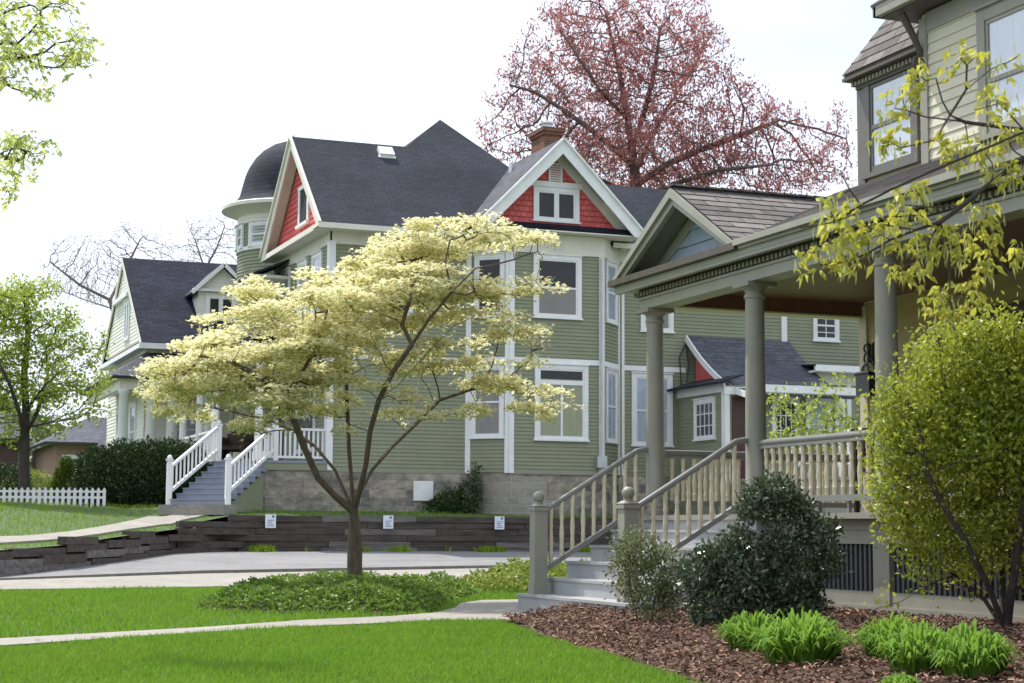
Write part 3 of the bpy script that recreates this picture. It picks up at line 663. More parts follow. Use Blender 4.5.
# deck, steps
part('deck',GREIGE,YH,lambda m:(m.box(8.72,11.74,-2,18.62,1.03,1.085),m.box(8.95,11.74,-2,18.5,.25,1.03)),label=None)
def sk(m):
    m.box(8.90,8.96,-2,18.45,.80,1.03); m.box(8.90,8.96,-2,18.45,.12,.37); m.box(8.88,8.96,-2,18.45,.12,.245)
    for y in (15.98,13.6,11.2,8.8,6.4): m.box(8.885,8.96,y-.13,y+.13,.12,.82)
    m.box(8.88,8.95,-2,18.5,.93,.96)
part('skirt_frame',GREIGE,YH,sk)
def f(m):
    y=ya
    while y<yb-.02: m.box(8.925,8.945,y,y+.035,.36,.81); y+=.078
for ya,yb in ((6.55,8.66),(8.95,11.06),(11.35,13.46),(13.75,15.85)):
    part('skirt_lattice',SLAT,YH,f)
part('skirt_gap_shade',BLACK,YH,lambda m:m.box(8.942,8.949,-2,15.9,.37,.80))  # black sheet painted in as the shade behind the lattice slats
SX=(7.35,7.66,7.95,8.25,8.52); SZ=(.20,.38,.565,.745,.925)
for i,(x,z) in enumerate(zip(SX,SZ)):
    def f(m,x=x,z=z,i=i):
        y0,y1=15.62,18.62
        m.box(x,8.8+.002*i if i<4 else 8.88,y0+.002*i,y1-.002*i,(SZ[i-1] if i else -.02),z-.03); m.box(x-.02,8.8,y0-.01+.002*i,y1+.01-.002*i,z-.03,z)
    part('step',STEPC,YH,f)
part('step_riser',STEPC,YH,lambda m:m.box(8.76,8.90,15.65,18.6,.925,1.03))
# newels and stair railings
def newel(y):
    m=MB(); x=7.49; z0=.2
    m.box(x-.078,x+.078,y-.078,y+.078,z0,z0+.98); m.box(x-.09,x+.09,y-.09,y+.09,z0,z0+.12); m.box(x-.092,x+.092,y-.092,y+.092,z0+.93,z0+.965)
    m.hexa([(x-.09,y-.09,z0+.98),(x+.09,y-.09,z0+.98),(x+.09,y+.09,z0+.98),(x-.09,y+.09,z0+.98),(x-.045,y-.045,z0+1.01),(x+.045,y-.045,z0+1.01),(x+.045,y+.045,z0+1.01),(x-.045,y+.045,z0+1.01)])
    p=[(.05,1.01),(.05,1.025),(.028,1.035)]+[(.066*math.sin(a),1.085-.066*math.cos(a)) for a in [.45+.27*i for i in range(10)]]+[(.002,1.151)]
    m.lathe((x,y,z0),p,16); return m.build('newel_post',GREIGE,YH,smooth=True)
nw=newel(18.35); copy_part(nw,YH,(0,15.98-18.35,0))
def stair_rail(y):
    m=MB(); a=(7.56,y,1.13); b=(8.72,y,1.83)
    m.tube([a,b,(8.80,y,1.845),(8.9,y,1.845)],.033,10); ro=m.build('stair_rail',RAILM,YH,smooth=True)
    l=MB(); l.bar((7.56,y,.47),(8.86,y,1.25),.07,.05); l.build('bottom_rail',RAILM,ro)
    for i in range(9):
        x=7.64+i*.132; t=(x-7.56)/1.16; zt=1.13+.70*min(t,1); zb=.49+.70*t*1.0-.005
        q=MB(); turned(q,(x,y,zb),zt-zb-.01,.029,8); q.build('baluster',TAN,ro,smooth=True)
stair_rail(18.35); stair_rail(15.98)
def level_rail(p,q,n,lab=None):
    p=Vector(p);q=Vector(q); m=MB(); m.tube([(p.x,p.y,1.815),(q.x,q.y,1.815)],.036,10); ro=m.build('railing',RAILM,YH,smooth=True)
    l=MB(); l.bar((p.x,p.y,1.23),(q.x,q.y,1.23),.07,.06); l.bar((p.x,p.y,1.77),(q.x,q.y,1.77),.06,.03); 
    d=(q-p)
    for k in (.25,.5,.75): c=p+d*k; l.bar((c.x,c.y,1.08),(c.x,c.y,1.2),.03,.03,(1,0,0))
    l.build('bottom_rail',RAILM,ro); b0=None
    for i in range(n):
        c=p+d*((i+.6)/n)
        if b0 is None: 
            mm=MB(); turned(mm,(c.x,c.y,1.255),.51,.029,8); b0=mm.build('baluster',TAN,ro,smooth=True); c0_=c
        else: copy_part(b0,ro,c-c0_)
level_rail((8.95,15.85,0),(8.95,13.67,0),15); level_rail((8.95,13.42,0),(8.95,11.25,0),15); level_rail((9.08,18.35,0),(11.7,18.35,0),18)
# door and window of the porch wall, house number
d=MB(); d.fbox(FX,-16.15,-15.0,1.1,3.35,-.01,.05); do=d.build('door',DTRIM,YH); d=MB(); d.fbox(FX,-15.98,-15.17,1.2,2.2,.05,.06); d.fbox(FX,-15.98,-15.17,2.3,3.2,.05,.056); d.build('door_panel',DOORM,do); d=MB(); d.fbox(FX,-15.9,-15.25,2.35,3.1,.06,.066); d.build('door_glass',GL,do)
window(YH,FX,-14.3,-12.7,1.75,3.3,trim=BUFF,sash=GREIGE,back=LACE)
def digit(ch,u,m,z0=2.95,h=.24,w=.11):
    seg=[]
    if ch=='8':
        for cz,r in ((z0+h*.27,.27),(z0+h*.76,.23)): seg.append([(u+w/2+w*.5*math.cos(a),cz+h*r*math.sin(a)) for a in [i*math.pi/7 for i in range(15)]])
    if ch=='0': seg.append([(u+w/2+w*.46*math.cos(a),z0+h/2+h*.5*math.sin(a)) for a in [i*math.pi/7 for i in range(15)]])
    for s_ in seg: m.tube([FX.p(a,b,.03) for a,b in s_],.018,6)
part('house_number',BLKMET,YH,lambda m:(digit('8',-18.22,m),digit('0',-18.06,m)))
for yy in (12.35,12.15):
    pass
part('swing_chain',BLKMET,YH,lambda m:(m.tube([(10.1,11.9,3.66),(10.0,11.75,1.7)],.008,4),m.tube([(10.1,11.9,3.66),(10.35,11.9,1.7)],.008,4)))
# mailbox hangs on the wall
MBX=thing('mailbox','black wall mailbox with a curved lid under the house number beside the porch column','mailbox',(11.69,18.1,2.55))
part('box',BLKMET,MBX,lambda m:m.box(11.60,11.73,17.95,18.24,2.55,2.80))
def f(m):
    m.tube([(11.61,y,2.82) for y in (17.94,18.25)],.025,8); m.box(11.60,11.73,17.94,18.25,2.80,2.825)
part('lid',BLKMET,MBX,f)
part('scroll',BLKMET,MBX,lambda m:m.tube([(11.70,18.12+.13*math.cos(a),2.86+.09*math.sin(a)) for a in [i*math.pi/10 for i in range(11)]],.012,5))
# dark wooden chair on the porch
PC=thing('porch_chair','dark reddish wooden chair seen through the porch balusters','chair',(9.75,14.75,1.085))
part('seat',WOODD,PC,lambda m:m.box(9.5,10.0,14.5,15.0,1.50,1.54))
part('backrest',WOODD,PC,lambda m:([m.box(9.50,9.53,14.5+.075*i,14.545+.075*i,1.54,1.88) for i in range(7)],m.box(9.49,9.54,14.46,15.03,1.86,1.93)))
for a,b in ((9.52,14.52),(9.52,14.98),(9.98,14.52),(9.98,14.98)): part('leg',WOODD,PC,lambda m,a=a,b=b:m.box(a-.02,a+.02,b-.02,b+.02,1.085,1.5))
for b in (14.48,15.02): part('armrest',WOODD,PC,lambda m,b=b:(m.box(9.5,10.0,b-.03,b+.03,1.70,1.725),m.box(9.95,9.98,b-.02,b+.02,1.5,1.7)))

# ============================================================ green house
GH=thing('green_house','large sage green clapboard house with a red shingled gable, white trim and charcoal roof','house',(12.04,44,1.35))
FY=Fr((0,44,0),(1,0,0),(0,-1,0)); FB=Fr((0,43.1,0),(1,0,0),(0,-1,0))
LB_=Fr((15.86,44,0),(.88,-.9,0),(-.9,-.88,0)); lbw=math.hypot(.88,.9)       # left angled face of the bay
RB_=Fr((19.44,43.1,0),(.9,.9,0),(.9,-.9,0)); rbw=math.hypot(.9,.9)
FW_=Fr((12.04,0,0),(0,-1,0),(-1,0,0))
zb,zt=2.44,8.40; C_=.1
w=MB()
w.lap(FY,[(12.04,zb),(15.9,zb),(15.9,zt),(12.04,zt)],C_,.019); w.lap(FY,[(20.34,zb),(31,zb),(31,zt),(20.34,zt)],C_,.019)
w.lap(FB,[(16.74,zb),(19.44,zb),(19.44,zt),(16.74,zt)],C_,.019); w.lap(LB_,[(0,zb),(lbw,zb),(lbw,zt),(0,zt)],C_,.019); w.lap(RB_,[(0,zb),(rbw,zb),(rbw,zt),(0,zt)],C_,.019)
w.lap(FW_,[(-50,zb),(-44,zb),(-44,zt),(-50,zt)],C_,.019)
w.box(12.05,31,44.01,52,1.4,8.7)
w.build('wall',GREEN,GH)
def f(m):
    m.fbox(FY,12.0,12.17,zb,8.45,-.05,.04); m.fbox(FW_,-44.2,-43.955,zb,8.45,-.02,.045)
part('corner_board',WHITE,GH,f)
def f(m):
    m.fbox(LB_,-.02,.13,zb-.02,8.35,-.02,.04); m.fbox(LB_,lbw-.12,lbw,zb-.02,8.35,-.02,.04); m.fbox(FB,16.72,16.86,zb-.02,8.35,-.03,.042); m.fbox(FB,19.33,19.46,zb-.02,8.35,-.03,.042)
    m.fbox(RB_,0,.07,zb,8.35,-.02,.04); m.fbox(RB_,rbw-.09,rbw,zb,8.35,-.02,.04); m.fbox(FY,20.42,20.5,zb,8.35,-.01,.034)
part('bay_corner_boards',WHITE,GH,f)
def f(m):
    z0,z1=5.36,5.50
    m.fbox(FY,12.17,15.84,z0,z1,-.01,.036); m.fbox(LB_,.13,lbw-.12,z0,z1,-.01,.036); m.fbox(FB,16.86,19.33,z0,z1,-.01,.036); m.fbox(RB_,.07,rbw-.09,z0,z1,-.01,.036); m.fbox(FY,20.5,22.4,z0,z1,-.01,.03); m.fbox(FW_,-49.9,-44.2,z0,z1,-.01,.036)
part('belt_board',WHITE,GH,f)
part('corner_board',WHITE,GH,lambda m:m.fbox(FY,25.5,25.68,5.9,8.35,-.01,.04),label='white vertical board above the side entry roof')
def f(m):
    m.fbox(FY,12.0,15.9,8.38,8.75,-.02,.03); m.fbox(FY,20.3,31,8.38,8.75,-.02,.03); m.fbox(FW_,-50,-43.97,8.38,8.75,-.02,.03)
    m.fbox(LB_,0,lbw,8.33,8.86,-.02,.05); m.fbox(FB,16.7,19.48,8.33,8.86,-.02,.05); m.fbox(RB_,0,rbw,8.33,8.86,-.02,.05)
part('frieze',IVORY,GH,f)
part('soffit',IVORY,GH,lambda m:(m.box(11.57,15.7,43.42,44.02,8.70,8.74),m.box(20.3,31,43.42,44.02,8.70,8.74),m.box(11.57,12.06,43.42,50,8.695,8.735),m.box(15.7,20.4,42.62,44.0,8.87,8.90)))
part('fascia',IVORY,GH,lambda m:(m.box(11.55,15.65,43.37,43.42,8.68,8.82),m.box(19.9,31,43.365,43.42,8.68,8.82)))
part('stone_foundation',STONE,GH,lambda m:(m.box(10.3,15.86,43.985,52,1.2,zb),m.box(15.86,31,44.0,52,1.2,zb),m.hexa([(15.86,44.0,1.2),(16.75,43.12,1.2),(19.43,43.12,1.2),(20.33,44.0,1.2),(15.86,44.0,zb),(16.75,43.12,zb),(19.43,43.12,zb),(20.33,44.0,zb)])))
part('foundation_patch',BLOCK,GH,lambda m:m.hexa([(16.2,43.63,1.2),(16.77,43.06,1.2),(17.8,43.06,1.2),(17.8,43.11,1.2),(16.2,43.63,2.33),(16.77,43.06,2.33),(17.8,43.06,2.33),(17.8,43.11,2.33)]),label='patch of pale squared blocks at the bay corner')
part('vent_panel',WHITE,GH,lambda m:m.box(14.38,14.92,43.93,43.99,1.68,2.2))
part('water_table',GREIGE,GH,lambda m:(m.fbox(FY,12.1,15.86,zb-.04,zb+.02,0,.03),m.fbox(FB,16.8,19.4,zb-.04,zb+.02,0,.03)))
# roofs
p0=8.82; 
mr_=MB(); mr_.roof([(11.60,43.38,8.80),(31,43.38,8.80),(31,45.8,10.96),(18.2,45.8,10.96),(16.42,48.08,12.99),(14.95,46.7,11.76),(11.60,46.7,11.76)],.1)
mr_.roof([(14.95,46.7,11.76),(16.42,48.08,12.99),(13.3,50.6,10.5),(11.5,52.8,8.8),(11.60,50.1,8.8)],.1) if False else None
mr_.roof([(14.95,46.7,11.755),(11.60,46.7,11.755),(11.60,50.05,8.8),(15.5,50.05,8.8)],.1)
mr_.roof([(16.42,48.08,12.985),(14.95,46.7,11.75),(11.5,52.8,8.8)],.1)
mr_.roof([(16.42,48.08,12.985),(20.1,52.8,8.8),(11.5,52.8,8.8)],.1)
mr_.roof([(16.42,48.08,12.985),(18.2,45.8,10.955),(20.1,52.8,8.8)],.1)
mr_.roof([(18.2,45.8,10.955),(31,45.8,10.955),(31,52.8,8.8),(20.1,52.8,8.8)],.1)
mr_.build('main_roof',ROOFD,GH)
mr_=MB(); mr_.roof([(15.62,42.52,8.99),(18.02,42.52,11.42),(18.02,46.5,11.42),(15.62,43.65,8.99)],.1); mr_.roof([(20.42,42.52,8.99),(20.42,43.65,8.99),(18.02,46.5,11.42),(18.02,42.52,11.42)],.1)
mr_.build('gable_roof',ROOFG,GH)
def f(m):
    for s in (-1,1):
        P=[(18.02,42.5,11.40),(18.02,42.5,10.98),(18.02+s*2.12,42.5,8.85),(18.02+s*2.42,42.5,8.85),(18.02+s*2.42,42.5,8.97)]
        m.prism(P,(0,-1,0),.05)
        m.bar((18.02,42.47,11.39),(18.02+s*2.42,42.47,8.96),.05,.09,(0,-1,0))
part('barge_board',WHITE,GH,f)
def f(m):
    for s in (-1,1): m.prism([(18.02,42.55,11.29),(18.02,43.12,11.29),(18.02+s*2.36,43.12,8.88),(18.02+s*2.36,42.55,8.88)],(-s,0,-1),.02)
    for s in (-1,1): m.prism([(18.02,43.03,11.28),(18.02,43.03,10.93),(18.02+s*1.86,43.03,9.06),(18.02+s*2.2,43.03,9.06)],(0,-1,0),.03)
part('gable_soffit',IVORY,GH,f)
m=MB(); FG=Fr((0,43.08,0),(1,0,0),(0,-1,0)); m.lap(FG,[(15.9,8.98),(20.14,8.98),(18.02,11.2)],.15,.018); m.prism([(15.9,43.09,8.98),(20.14,43.09,8.98),(18.02,43.09,11.2)],(0,-1,0),.1); m.build('gable_wall',REDSH,GH)
m=MB(); m.roof([(15.85,42.66,8.93),(20.2,42.66,8.93),(20.2,43.08,9.14),(15.85,43.08,9.14)],.04); 
FP=Fr((0,42.64,8.93),(1,0,0),(0,-.44,.9),(0,.9,.44)); m.lap(FP,[(15.85,0),(20.2,0),(20.2,.46),(15.85,.46)],.13,.02); m.build('pent_roof',ROOFN,GH)
window(GH,FG,17.38,18.72,9.24,10.15,cas=.12,kind='pair')
part('window_head',WHITE,GH,lambda m:m.fbox(FG,17.30,18.8,10.14,10.30,0,.075))
def f(m):
    m.fbox(FG,17.82,17.87,10.30,10.82,.0,.05); m.fbox(FG,18.17,18.22,10.30,10.82,.0,.05); m.fbox(FG,17.87,18.17,10.77,10.82,0,.05)
    for i in range(7): m.fbox(FG,17.87,18.17,10.33+i*.063,10.365+i*.063,0,.035)
part('attic_vent',WHITE,GH,f)
# bay windows
window(GH,FB,17.40,18.80,6.62,8.30,cas=.12,back='half',kind='double')
wt=window(GH,FB,17.45,19.0,3.34,5.34,cas=.12,back=SAGEBL,kind='plain')
def f(m): m.fbox(FB,17.57,18.88,4.80,4.92,.012,.05); m.fbox(FB,18.2,18.26,3.4,4.80,.012,.045)
part('window_bars',WHITE,GH,f)
part('transom_glass',BLACK,GH,lambda m:m.fbox(FB,17.6,18.85,4.95,5.20,.016,.026))
window(GH,LB_,.14,lbw-.14,3.38,5.30,cas=.1,back=BLINDM,backname='blind'); window(GH,LB_,.22,lbw-.14,6.62,8.28,cas=.1)
window(GH,RB_,.22,rbw-.22,3.34,5.30,cas=.08,back=LACE); window(GH,RB_,.22,rbw-.22,6.62,8.28,cas=.08,back=LACE)
window(GH,FY,20.72,21.98,3.30,5.30,cas=.12,back=LACE); window(GH,FY,21.0,22.02,6.50,8.1,cas=.11,back=BLINDM,backname='blind')
window(GH,FY,26.55,27.42,6.48,7.42,cas=.1,kind='grid'); window(GH,FY,13.1,14.3,6.5,8.2,cas=.11)
# street front under the left gable
for a,b in ((-45.75,-44.75),(-47.3,-46.3),(-49.2,-48.2)): window(GH,FW_,a,b,6.55,8.3,cas=.1,back=LACE)
window(GH,FW_,-47.2,-45.2,3.0,5.0,cas=.12)
d=MB(); d.fbox(FW_,-49.9,-48.7,2.7,5.1,-.01,.04); do=d.build('front_door',DTRIM,GH); d=MB(); d.fbox(FW_,-49.65,-48.95,3.3,4.9,.04,.05); d.build('door_glass',BLACK,do)
FL=Fr((11.86,0,0),(0,-1,0),(-1,0,0))
m=MB(); FL2=Fr((11.93,0,0),(0,-1,0),(-1,0,0)); m.lap(FL2,[(-49.75,8.85),(-43.65,8.85),(-46.7,11.5)],.15,.016); m.prism([(11.935,43.65,8.85),(11.935,49.75,8.85),(11.935,46.7,11.5)],(-1,0,0),.2); m.build('gable_wall',REDSH,GH)
def f(m):
    for s in (-1,1):
        P=[(11.58,46.7,11.74),(11.58,46.7,11.42),(11.58,46.7+s*2.95,8.76),(11.58,46.7+s*3.32,8.76),(11.58,46.7+s*3.32,8.80)]
        m.prism(P,(-1,0,0),.05)
        m.bar((11.56,46.7,11.75),(11.56,46.7+s*3.34,8.82),.05,.08,(-1,0,0))
part('barge_board',IVORY,GH,f)
def f(m):
    for s in (-1,1): m.prism([(11.62,46.7,11.62),(11.93,46.7,11.62),(11.93,46.7+s*3.25,8.74),(11.62,46.7+s*3.25,8.74)],(0,-s,-1),.02)
    m.box(11.60,12.0,43.45,50,8.76,8.86)
part('gable_soffit',IVORY,GH,f)
def f(m):
    m.fbox(FL2,-46.95,-45.75,9.2,9.28,0,.12); m.fbox(FL2,-46.9,-46.75,9.28,10.3,0,.06); m.fbox(FL2,-45.95,-45.8,9.28,10.3,0,.06); m.fbox(FL2,-46.9,-45.8,10.25,10.36,0,.07)
part('gable_window_frame',WHITE,GH,f)
part('gable_window_glass',BLACK,GH,lambda m:m.fbox(FL2,-46.75,-45.95,9.28,10.25,.02,.03))
m=MB(); m.roof([(11.0,48.3,8.15),(11.0,50.4,8.15),(12.04,50.4,8.6),(12.04,48.3,8.6)],.06); m.build('hood_roof',ROOFD,GH)
part('hood_trim',IVORY,GH,lambda m:m.box(11.02,12.04,48.32,50.4,8.0,8.09))
# turret
TC=(12.95,51.9,0)
m=MB(); 
m.lathe(TC,[(1.62,2.4),(1.62,9.4)],32); m.build('turret_wall',GREEN,GH,smooth=True)
def f(m):
    zz=5.5
    while zz<10.1: m.lathe((TC[0],TC[1],zz),[(1.645,0),(1.622,.098)],32); zz+=.1
part('turret_clapboards',GREEN,GH,f,smooth=True)
part('turret_cornice',IVORY,GH,lambda m:m.lathe(TC,[(1.63,10.05),(1.68,10.06),(1.68,10.12),(1.64,10.14),(1.65,10.3),(1.78,10.40),(2.05,10.50),(2.14,10.53),(2.14,10.63),(2.1,10.66)],40),smooth=True)
part('turret_band',WHITE,GH,lambda m:m.lathe(TC,[(1.63,9.22),(1.68,9.24),(1.68,9.34),(1.63,9.36)],40),smooth=True)
prof=[(2.12,10.64),(1.95,10.70),(1.74,10.82),(1.60,11.02),(1.53,11.3),(1.44,11.65),(1.34,11.9),(1.16,12.2),(.92,12.45),(.62,12.65),(.3,12.77),(.02,12.8)]
part('turret_dome',ROOFD,GH,lambda m:m.lathe(TC,prof,40),smooth=True)
part('turret_finial',METAL,GH,lambda m:m.lathe((TC[0],TC[1],12.75),[(.06,0),(.04,.1),(.08,.16),(.02,.28)],10),smooth=True)
for ang in (-178,-140,-100,165):
    a=R(ang); n_=Vector((math.cos(a),math.sin(a),0)); u_=Vector((-math.sin(a),math.cos(a),0)); window(GH,Fr(Vector(TC)+n_*1.60,u_,n_),-.38,.38,9.36,10.07,cas=.09,back=LACE)
# chimney, skylight, vents
def f(m):
    m.box(18.86,19.42,45.9,46.9,9.5,12.3); m.box(18.82,19.46,45.86,46.94,12.3,12.4); m.box(18.78,19.5,45.82,46.98,12.4,12.52)
ch_=part('chimney',BRICK,GH,f); part('flue_cap',METAL,ch_,lambda m:(m.lathe((19.14,46.4,12.5),[(.16,0),(.16,.2),(.2,.22),(.2,.27),(.02,.33)],12)),smooth=True)
nr=Vector((0,-.893,1)).normalized(); FRF=Fr((0,43.38,8.80),(1,0,0),nr,(0,1,.893))
part('roof_vent',WHITE,GH,lambda m:(m.fbox(FRF,14.0,14.42,3.72,4.12,-.02,.12),m.fbox(FRF,13.96,14.46,3.68,3.78,-.02,.03)))
part('vent_pipe',METAL,GH,lambda m:m.lathe((17.6,45.3,10.3),[(.07,0),(.07,.92),(.05,.95)],10),smooth=True)
part('utility_box',METAL,GH,lambda m:m.box(19.22,19.5,42.92,43.08,2.6,2.92))
part('wall_cable',BLKMET,GH,lambda m:(m.tube([(22.4,43.95,6.2),(22.2,43.95,5.8),(22.25,43.95,5.0),(22.2,43.95,4.2),(22.3,43.95,3.2)],.018,4),m.tube([(22.4,43.95,6.2),(22.48,43.95,5.6),(22.4,43.95,5.0),(22.3,43.95,4.2)],.018,4)))
part('downspout',METAL,GH,lambda m:m.tube([(19.37,43.0,8.3),(19.37,43.0,2.5)],.03,6))
# side entry with flared roof
def zrf(y): # 44 -> 40.4
    t=(44-y)/3.6; return 6.42-3.1*t+1.22*t*t
ys=[44-.3*i for i in range(13)]
m=MB()
for a,b in zip(ys[:-1],ys[1:]): m.roof([(22.45,a,zrf(a)),(25.75,a,zrf(a)),(25.75,b,zrf(b)),(22.45,b,zrf(b))],.07)
m.build('entry_roof',ROOFG,GH)
def f(m):
    for x in (22.42,):
        for a,b in zip(ys[:-1],ys[1:]): m.bar((x,a,zrf(a)-.06),(x,b,zrf(b)-.06),.05,.16)
    m.box(22.42,25.78,40.38,40.5,4.58,4.78)
part('entry_fascia',WHITE,GH,f)
part('entry_gable_panel',RED,GH,lambda m:(m.prism([(22.56,43.65,5.1),(22.56,43.65,6.05),(22.56,43.2,5.72),(22.56,42.55,5.25),(22.56,42.2,5.1)],(-1,0,0),.05)))
FE=Fr((0,41.2,0),(1,0,0),(0,-1,0)); FEL=Fr((22.17,0,0),(0,-1,0),(-1,0,0))
m=MB(); m.lap(FEL,[(-44,2.3),(-41.2,2.3),(-41.2,4.8),(-44,4.8)],.1,.013); m.lap(FE,[(22.17,2.3),(25.6,2.3),(25.6,4.8),(22.17,4.8)],.1,.013); m.box(22.18,25.6,41.21,44,1.3,4.75); m.build('entry_wall',GREEN,GH)
part('entry_posts',WHITE,GH,lambda m:(m.fbox(FE,22.13,22.27,2.2,4.75,0,.05),m.fbox(FE,22.98,23.08,2.2,4.75,0,.04),m.fbox(FE,25.5,25.62,2.2,4.75,0,.05),m.fbox(FEL,-41.36,-41.2,2.2,4.75,0,.045),m.fbox(FEL,-44,-41.2,4.62,4.85,0,.06),m.fbox(FE,22.1,25.65,4.55,4.75,0,.07)))
m=MB(); m.roof([(21.8,41.0,4.86),(21.8,44,4.86),(22.6,44,5.1),(22.6,41.0,5.1)],.06); m.build('entry_hood',ROOFD,GH)
window(GH,FEL,-42.95,-41.75,3.42,4.5,cas=.09,kind='multi')
d=MB(); d.fbox(FE,22.36,22.94,2.3,4.5,0,.045); do=d.build('side_door',DOORM,GH); d=MB(); d.fbox(FE,22.52,22.78,3.4,3.95,.045,.055); d.build('door_glass',GL,do)
window(GH,FE,23.56,24.4,3.2,4.52,cas=.09,kind='multi'); window(GH,FE,24.6,25.4,3.2,4.5,cas=.08,back=LACE)
F5=Fr((0,42.6,0),(1,0,0),(0,-1,0))
m=MB(); m.lap(F5,[(25.6,2.3),(29,2.3),(29,5.25),(25.6,5.25)],.1,.013); m.box(25.61,29,42.61,44,1.3,5.3); m.build('sunroom_wall',GREEN,GH)
part('sunroom_eave',WHITE,GH,lambda m:(m.box(25.5,29.2,42.1,42.2,5.38,5.56),m.box(25.55,29.1,42.2,42.62,5.36,5.42)))
part('sunroom_frieze',IVORY,GH,lambda m:m.fbox(F5,25.6,29,5.05,5.36,0,.03))
m=MB(); m.roof([(25.5,42.1,5.57),(29.2,42.1,5.57),(29.2,44,5.68),(25.5,44,5.68)],.05); m.build('sunroom_roof',ROOFN,GH)
window(GH,F5,25.9,26.7,3.4,4.9,back=LACE); window(GH,F5,27.2,28.2,3.4,4.9,back=LACE); part('corner_board',WHITE,GH,lambda m:m.fbox(F5,26.78,26.92,2.3,5.1,0,.035),label='white board between the sunroom windows')
part('entry_deck',GREIGE,GH,lambda m:(m.box(22.4,27.5,37.8,41.15,2.22,2.3),m.box(22.5,27.4,37.9,41.1,.3,2.22)))
# street porch, its stair and railings
m=MB(); m.roof([(9.7,43.85,5.75),(9.7,53,5.75),(12.04,53,6.45),(12.04,43.85,6.45)],.1); m.build('porch_roof',ROOFG,GH)
part('porch_beam',WHITE,GH,lambda m:(m.box(10.05,12.04,44.0,44.2,5.3,5.6),m.box(10.05,10.25,44,52,5.3,5.6),m.box(9.8,12.04,43.9,53,5.6,5.65)))
part('porch_floor',BLUEG,GH,lambda m:(m.box(10.25,12.04,43.93,52,2.60,2.66),m.hexa([(9.38,45.36,2.60),(10.66,44.08,2.60),(12,44.1,2.60),(9.4,52,2.60),(9.38,45.36,2.66),(10.66,44.08,2.66),(12,44.1,2.66),(9.4,52,2.66)])))
part('porch_apron',GREEN,GH,lambda m:(m.box(10.3,12.03,43.95,44.0,2.42,2.60)))
c0=None
for (x,y) in ((10.28,44.25),(8.98+.45,45.6),(9.5,48.0),(9.5,50.4)):
    if c0 is None:
        m=MB(); m.box(x-.13,x+.13,y-.13,y+.13,2.66,2.9); m.lathe((x,y,2.9),[(.11,0),(.105,1.2),(.095,2.2),(.12,2.25),(.12,2.4)],14); m.box(x-.13,x+.13,y-.13,y+.13,5.22,5.32); c0=m.build('porch_column',WHITE,GH,smooth=True); cc=(x,y)
    else: copy_part(c0,GH,(x-cc[0],y-cc[1],0))
S2=math.sqrt(.5); st=Vector((8.54,43.21,0)); dr=Vector((S2,S2,0)); ac=Vector((S2,-S2,0))
part('stair_landing',CONC,GH,lambda m:m.hexa([tuple(st+dr*a+ac*b+Vector((0,0,z))) for z in (1.25,1.50) for a,b in ((-.28,-.95),(-.28,.95),(.3,.95),(.3,-.95))]))
for i in range(8):
    z=1.50+.145*(i+1); a=.27*i
    def f(m,a=a,z=z):
        for (p,q,za,zc) in ((a,a+.29 if i<7 else a+.3,z-.145,z-.03),(a-.03,a+.28,z-.03,z)):
            m.hexa([tuple(st+dr*x+ac*y+Vector((0,0,zz))) for zz in (za,zc) for x,y in ((p,-.80),(p,.80),(q,.80),(q,-.80))])
    part('stair_step',BLUEG,GH,f)
m=MB()
for s in (.74,):
    P=[st+dr*.25+ac*s+Vector((0,0,1.3)),st+dr*2.2+ac*s+Vector((0,0,1.3)),st+dr*2.2+ac*s+Vector((0,0,2.55)),st+dr*.25+ac*s+Vector((0,0,1.5))]
    m.prism(P,ac,.04)
m.build('stair_side_panel',GREEN,GH)
for s in (-.86,.86):
    a=st+dr*.02+ac*s; b=st+dr*2.2+ac*s
    m=MB(); m.bar(a+Vector((0,0,2.42)),b+Vector((0,0,3.58)),.07,.07); ro=m.build('stair_handrail',WHITE,GH)
    m=MB(); m.bar(a+Vector((0,0,1.80)),b+Vector((0,0,2.97)),.05,.08); m.build('bottom_rail',WHITE,ro)
    for q,zz in ((a,1.4),(b,2.4)):
        m=MB(); h=1.2; m.bar(q+Vector((0,0,zz)),q+Vector((0,0,zz+h)),.13,.13,(1,0,0)); m.bar(q+Vector((0,0,zz+h)),q+Vector((0,0,zz+h+.04)),.17,.17,(1,0,0)); m.lathe(q+Vector((0,0,zz+h+.02)),[(.03,0),(.07,.05),(.05,.1),(.01,.12)],8); m.build('stair_post',WHITE,ro)
    if s>0: part('stair_leg_post',WHITE,GH,lambda m:m.bar(b+Vector((0,0,1.3)),b+Vector((0,0,2.4)),.12,.12,(1,0,0)))
    b0=None
    for i in range(12):
        t=(i+.8)/12.8; c=a.lerp(b,t); z0=1.82+1.17*t
        if b0 is None: m=MB(); m.bar(c+Vector((0,0,z0)),c+Vector((0,0,z0+.6)),.04,.04,(1,0,0)); b0=m.build('baluster',WHITE,ro); c0_=Vector((c.x,c.y,z0))
        else: copy_part(b0,ro,Vector((c.x,c.y,z0))-c0_)
def prail(a,b,n):
    a=Vector(a);b=Vector(b); m=MB(); m.bar(a+Vector((0,0,.82)),b+Vector((0,0,.82)),.08,.06); ro=m.build('porch_railing',WHITE,GH); m=MB(); m.bar(a+Vector((0,0,.1)),b+Vector((0,0,.1)),.06,.06); m.build('bottom_rail',WHITE,ro); b0=None
    for i in range(n):
        c=a.lerp(b,(i+.5)/n)
        if b0 is None: m=MB(); m.bar(c+Vector((0,0,.12)),c+Vector((0,0,.8)),.045,.045,(1,0,0)); b0=m.build('baluster',WHITE,ro); c_=c
        else: copy_part(b0,ro,c-c_)
prail((10.4,44.12,2.66),(12.0,44.12,2.66),13); prail((9.45,45.7,2.66),(9.5,50.3,2.66),26)
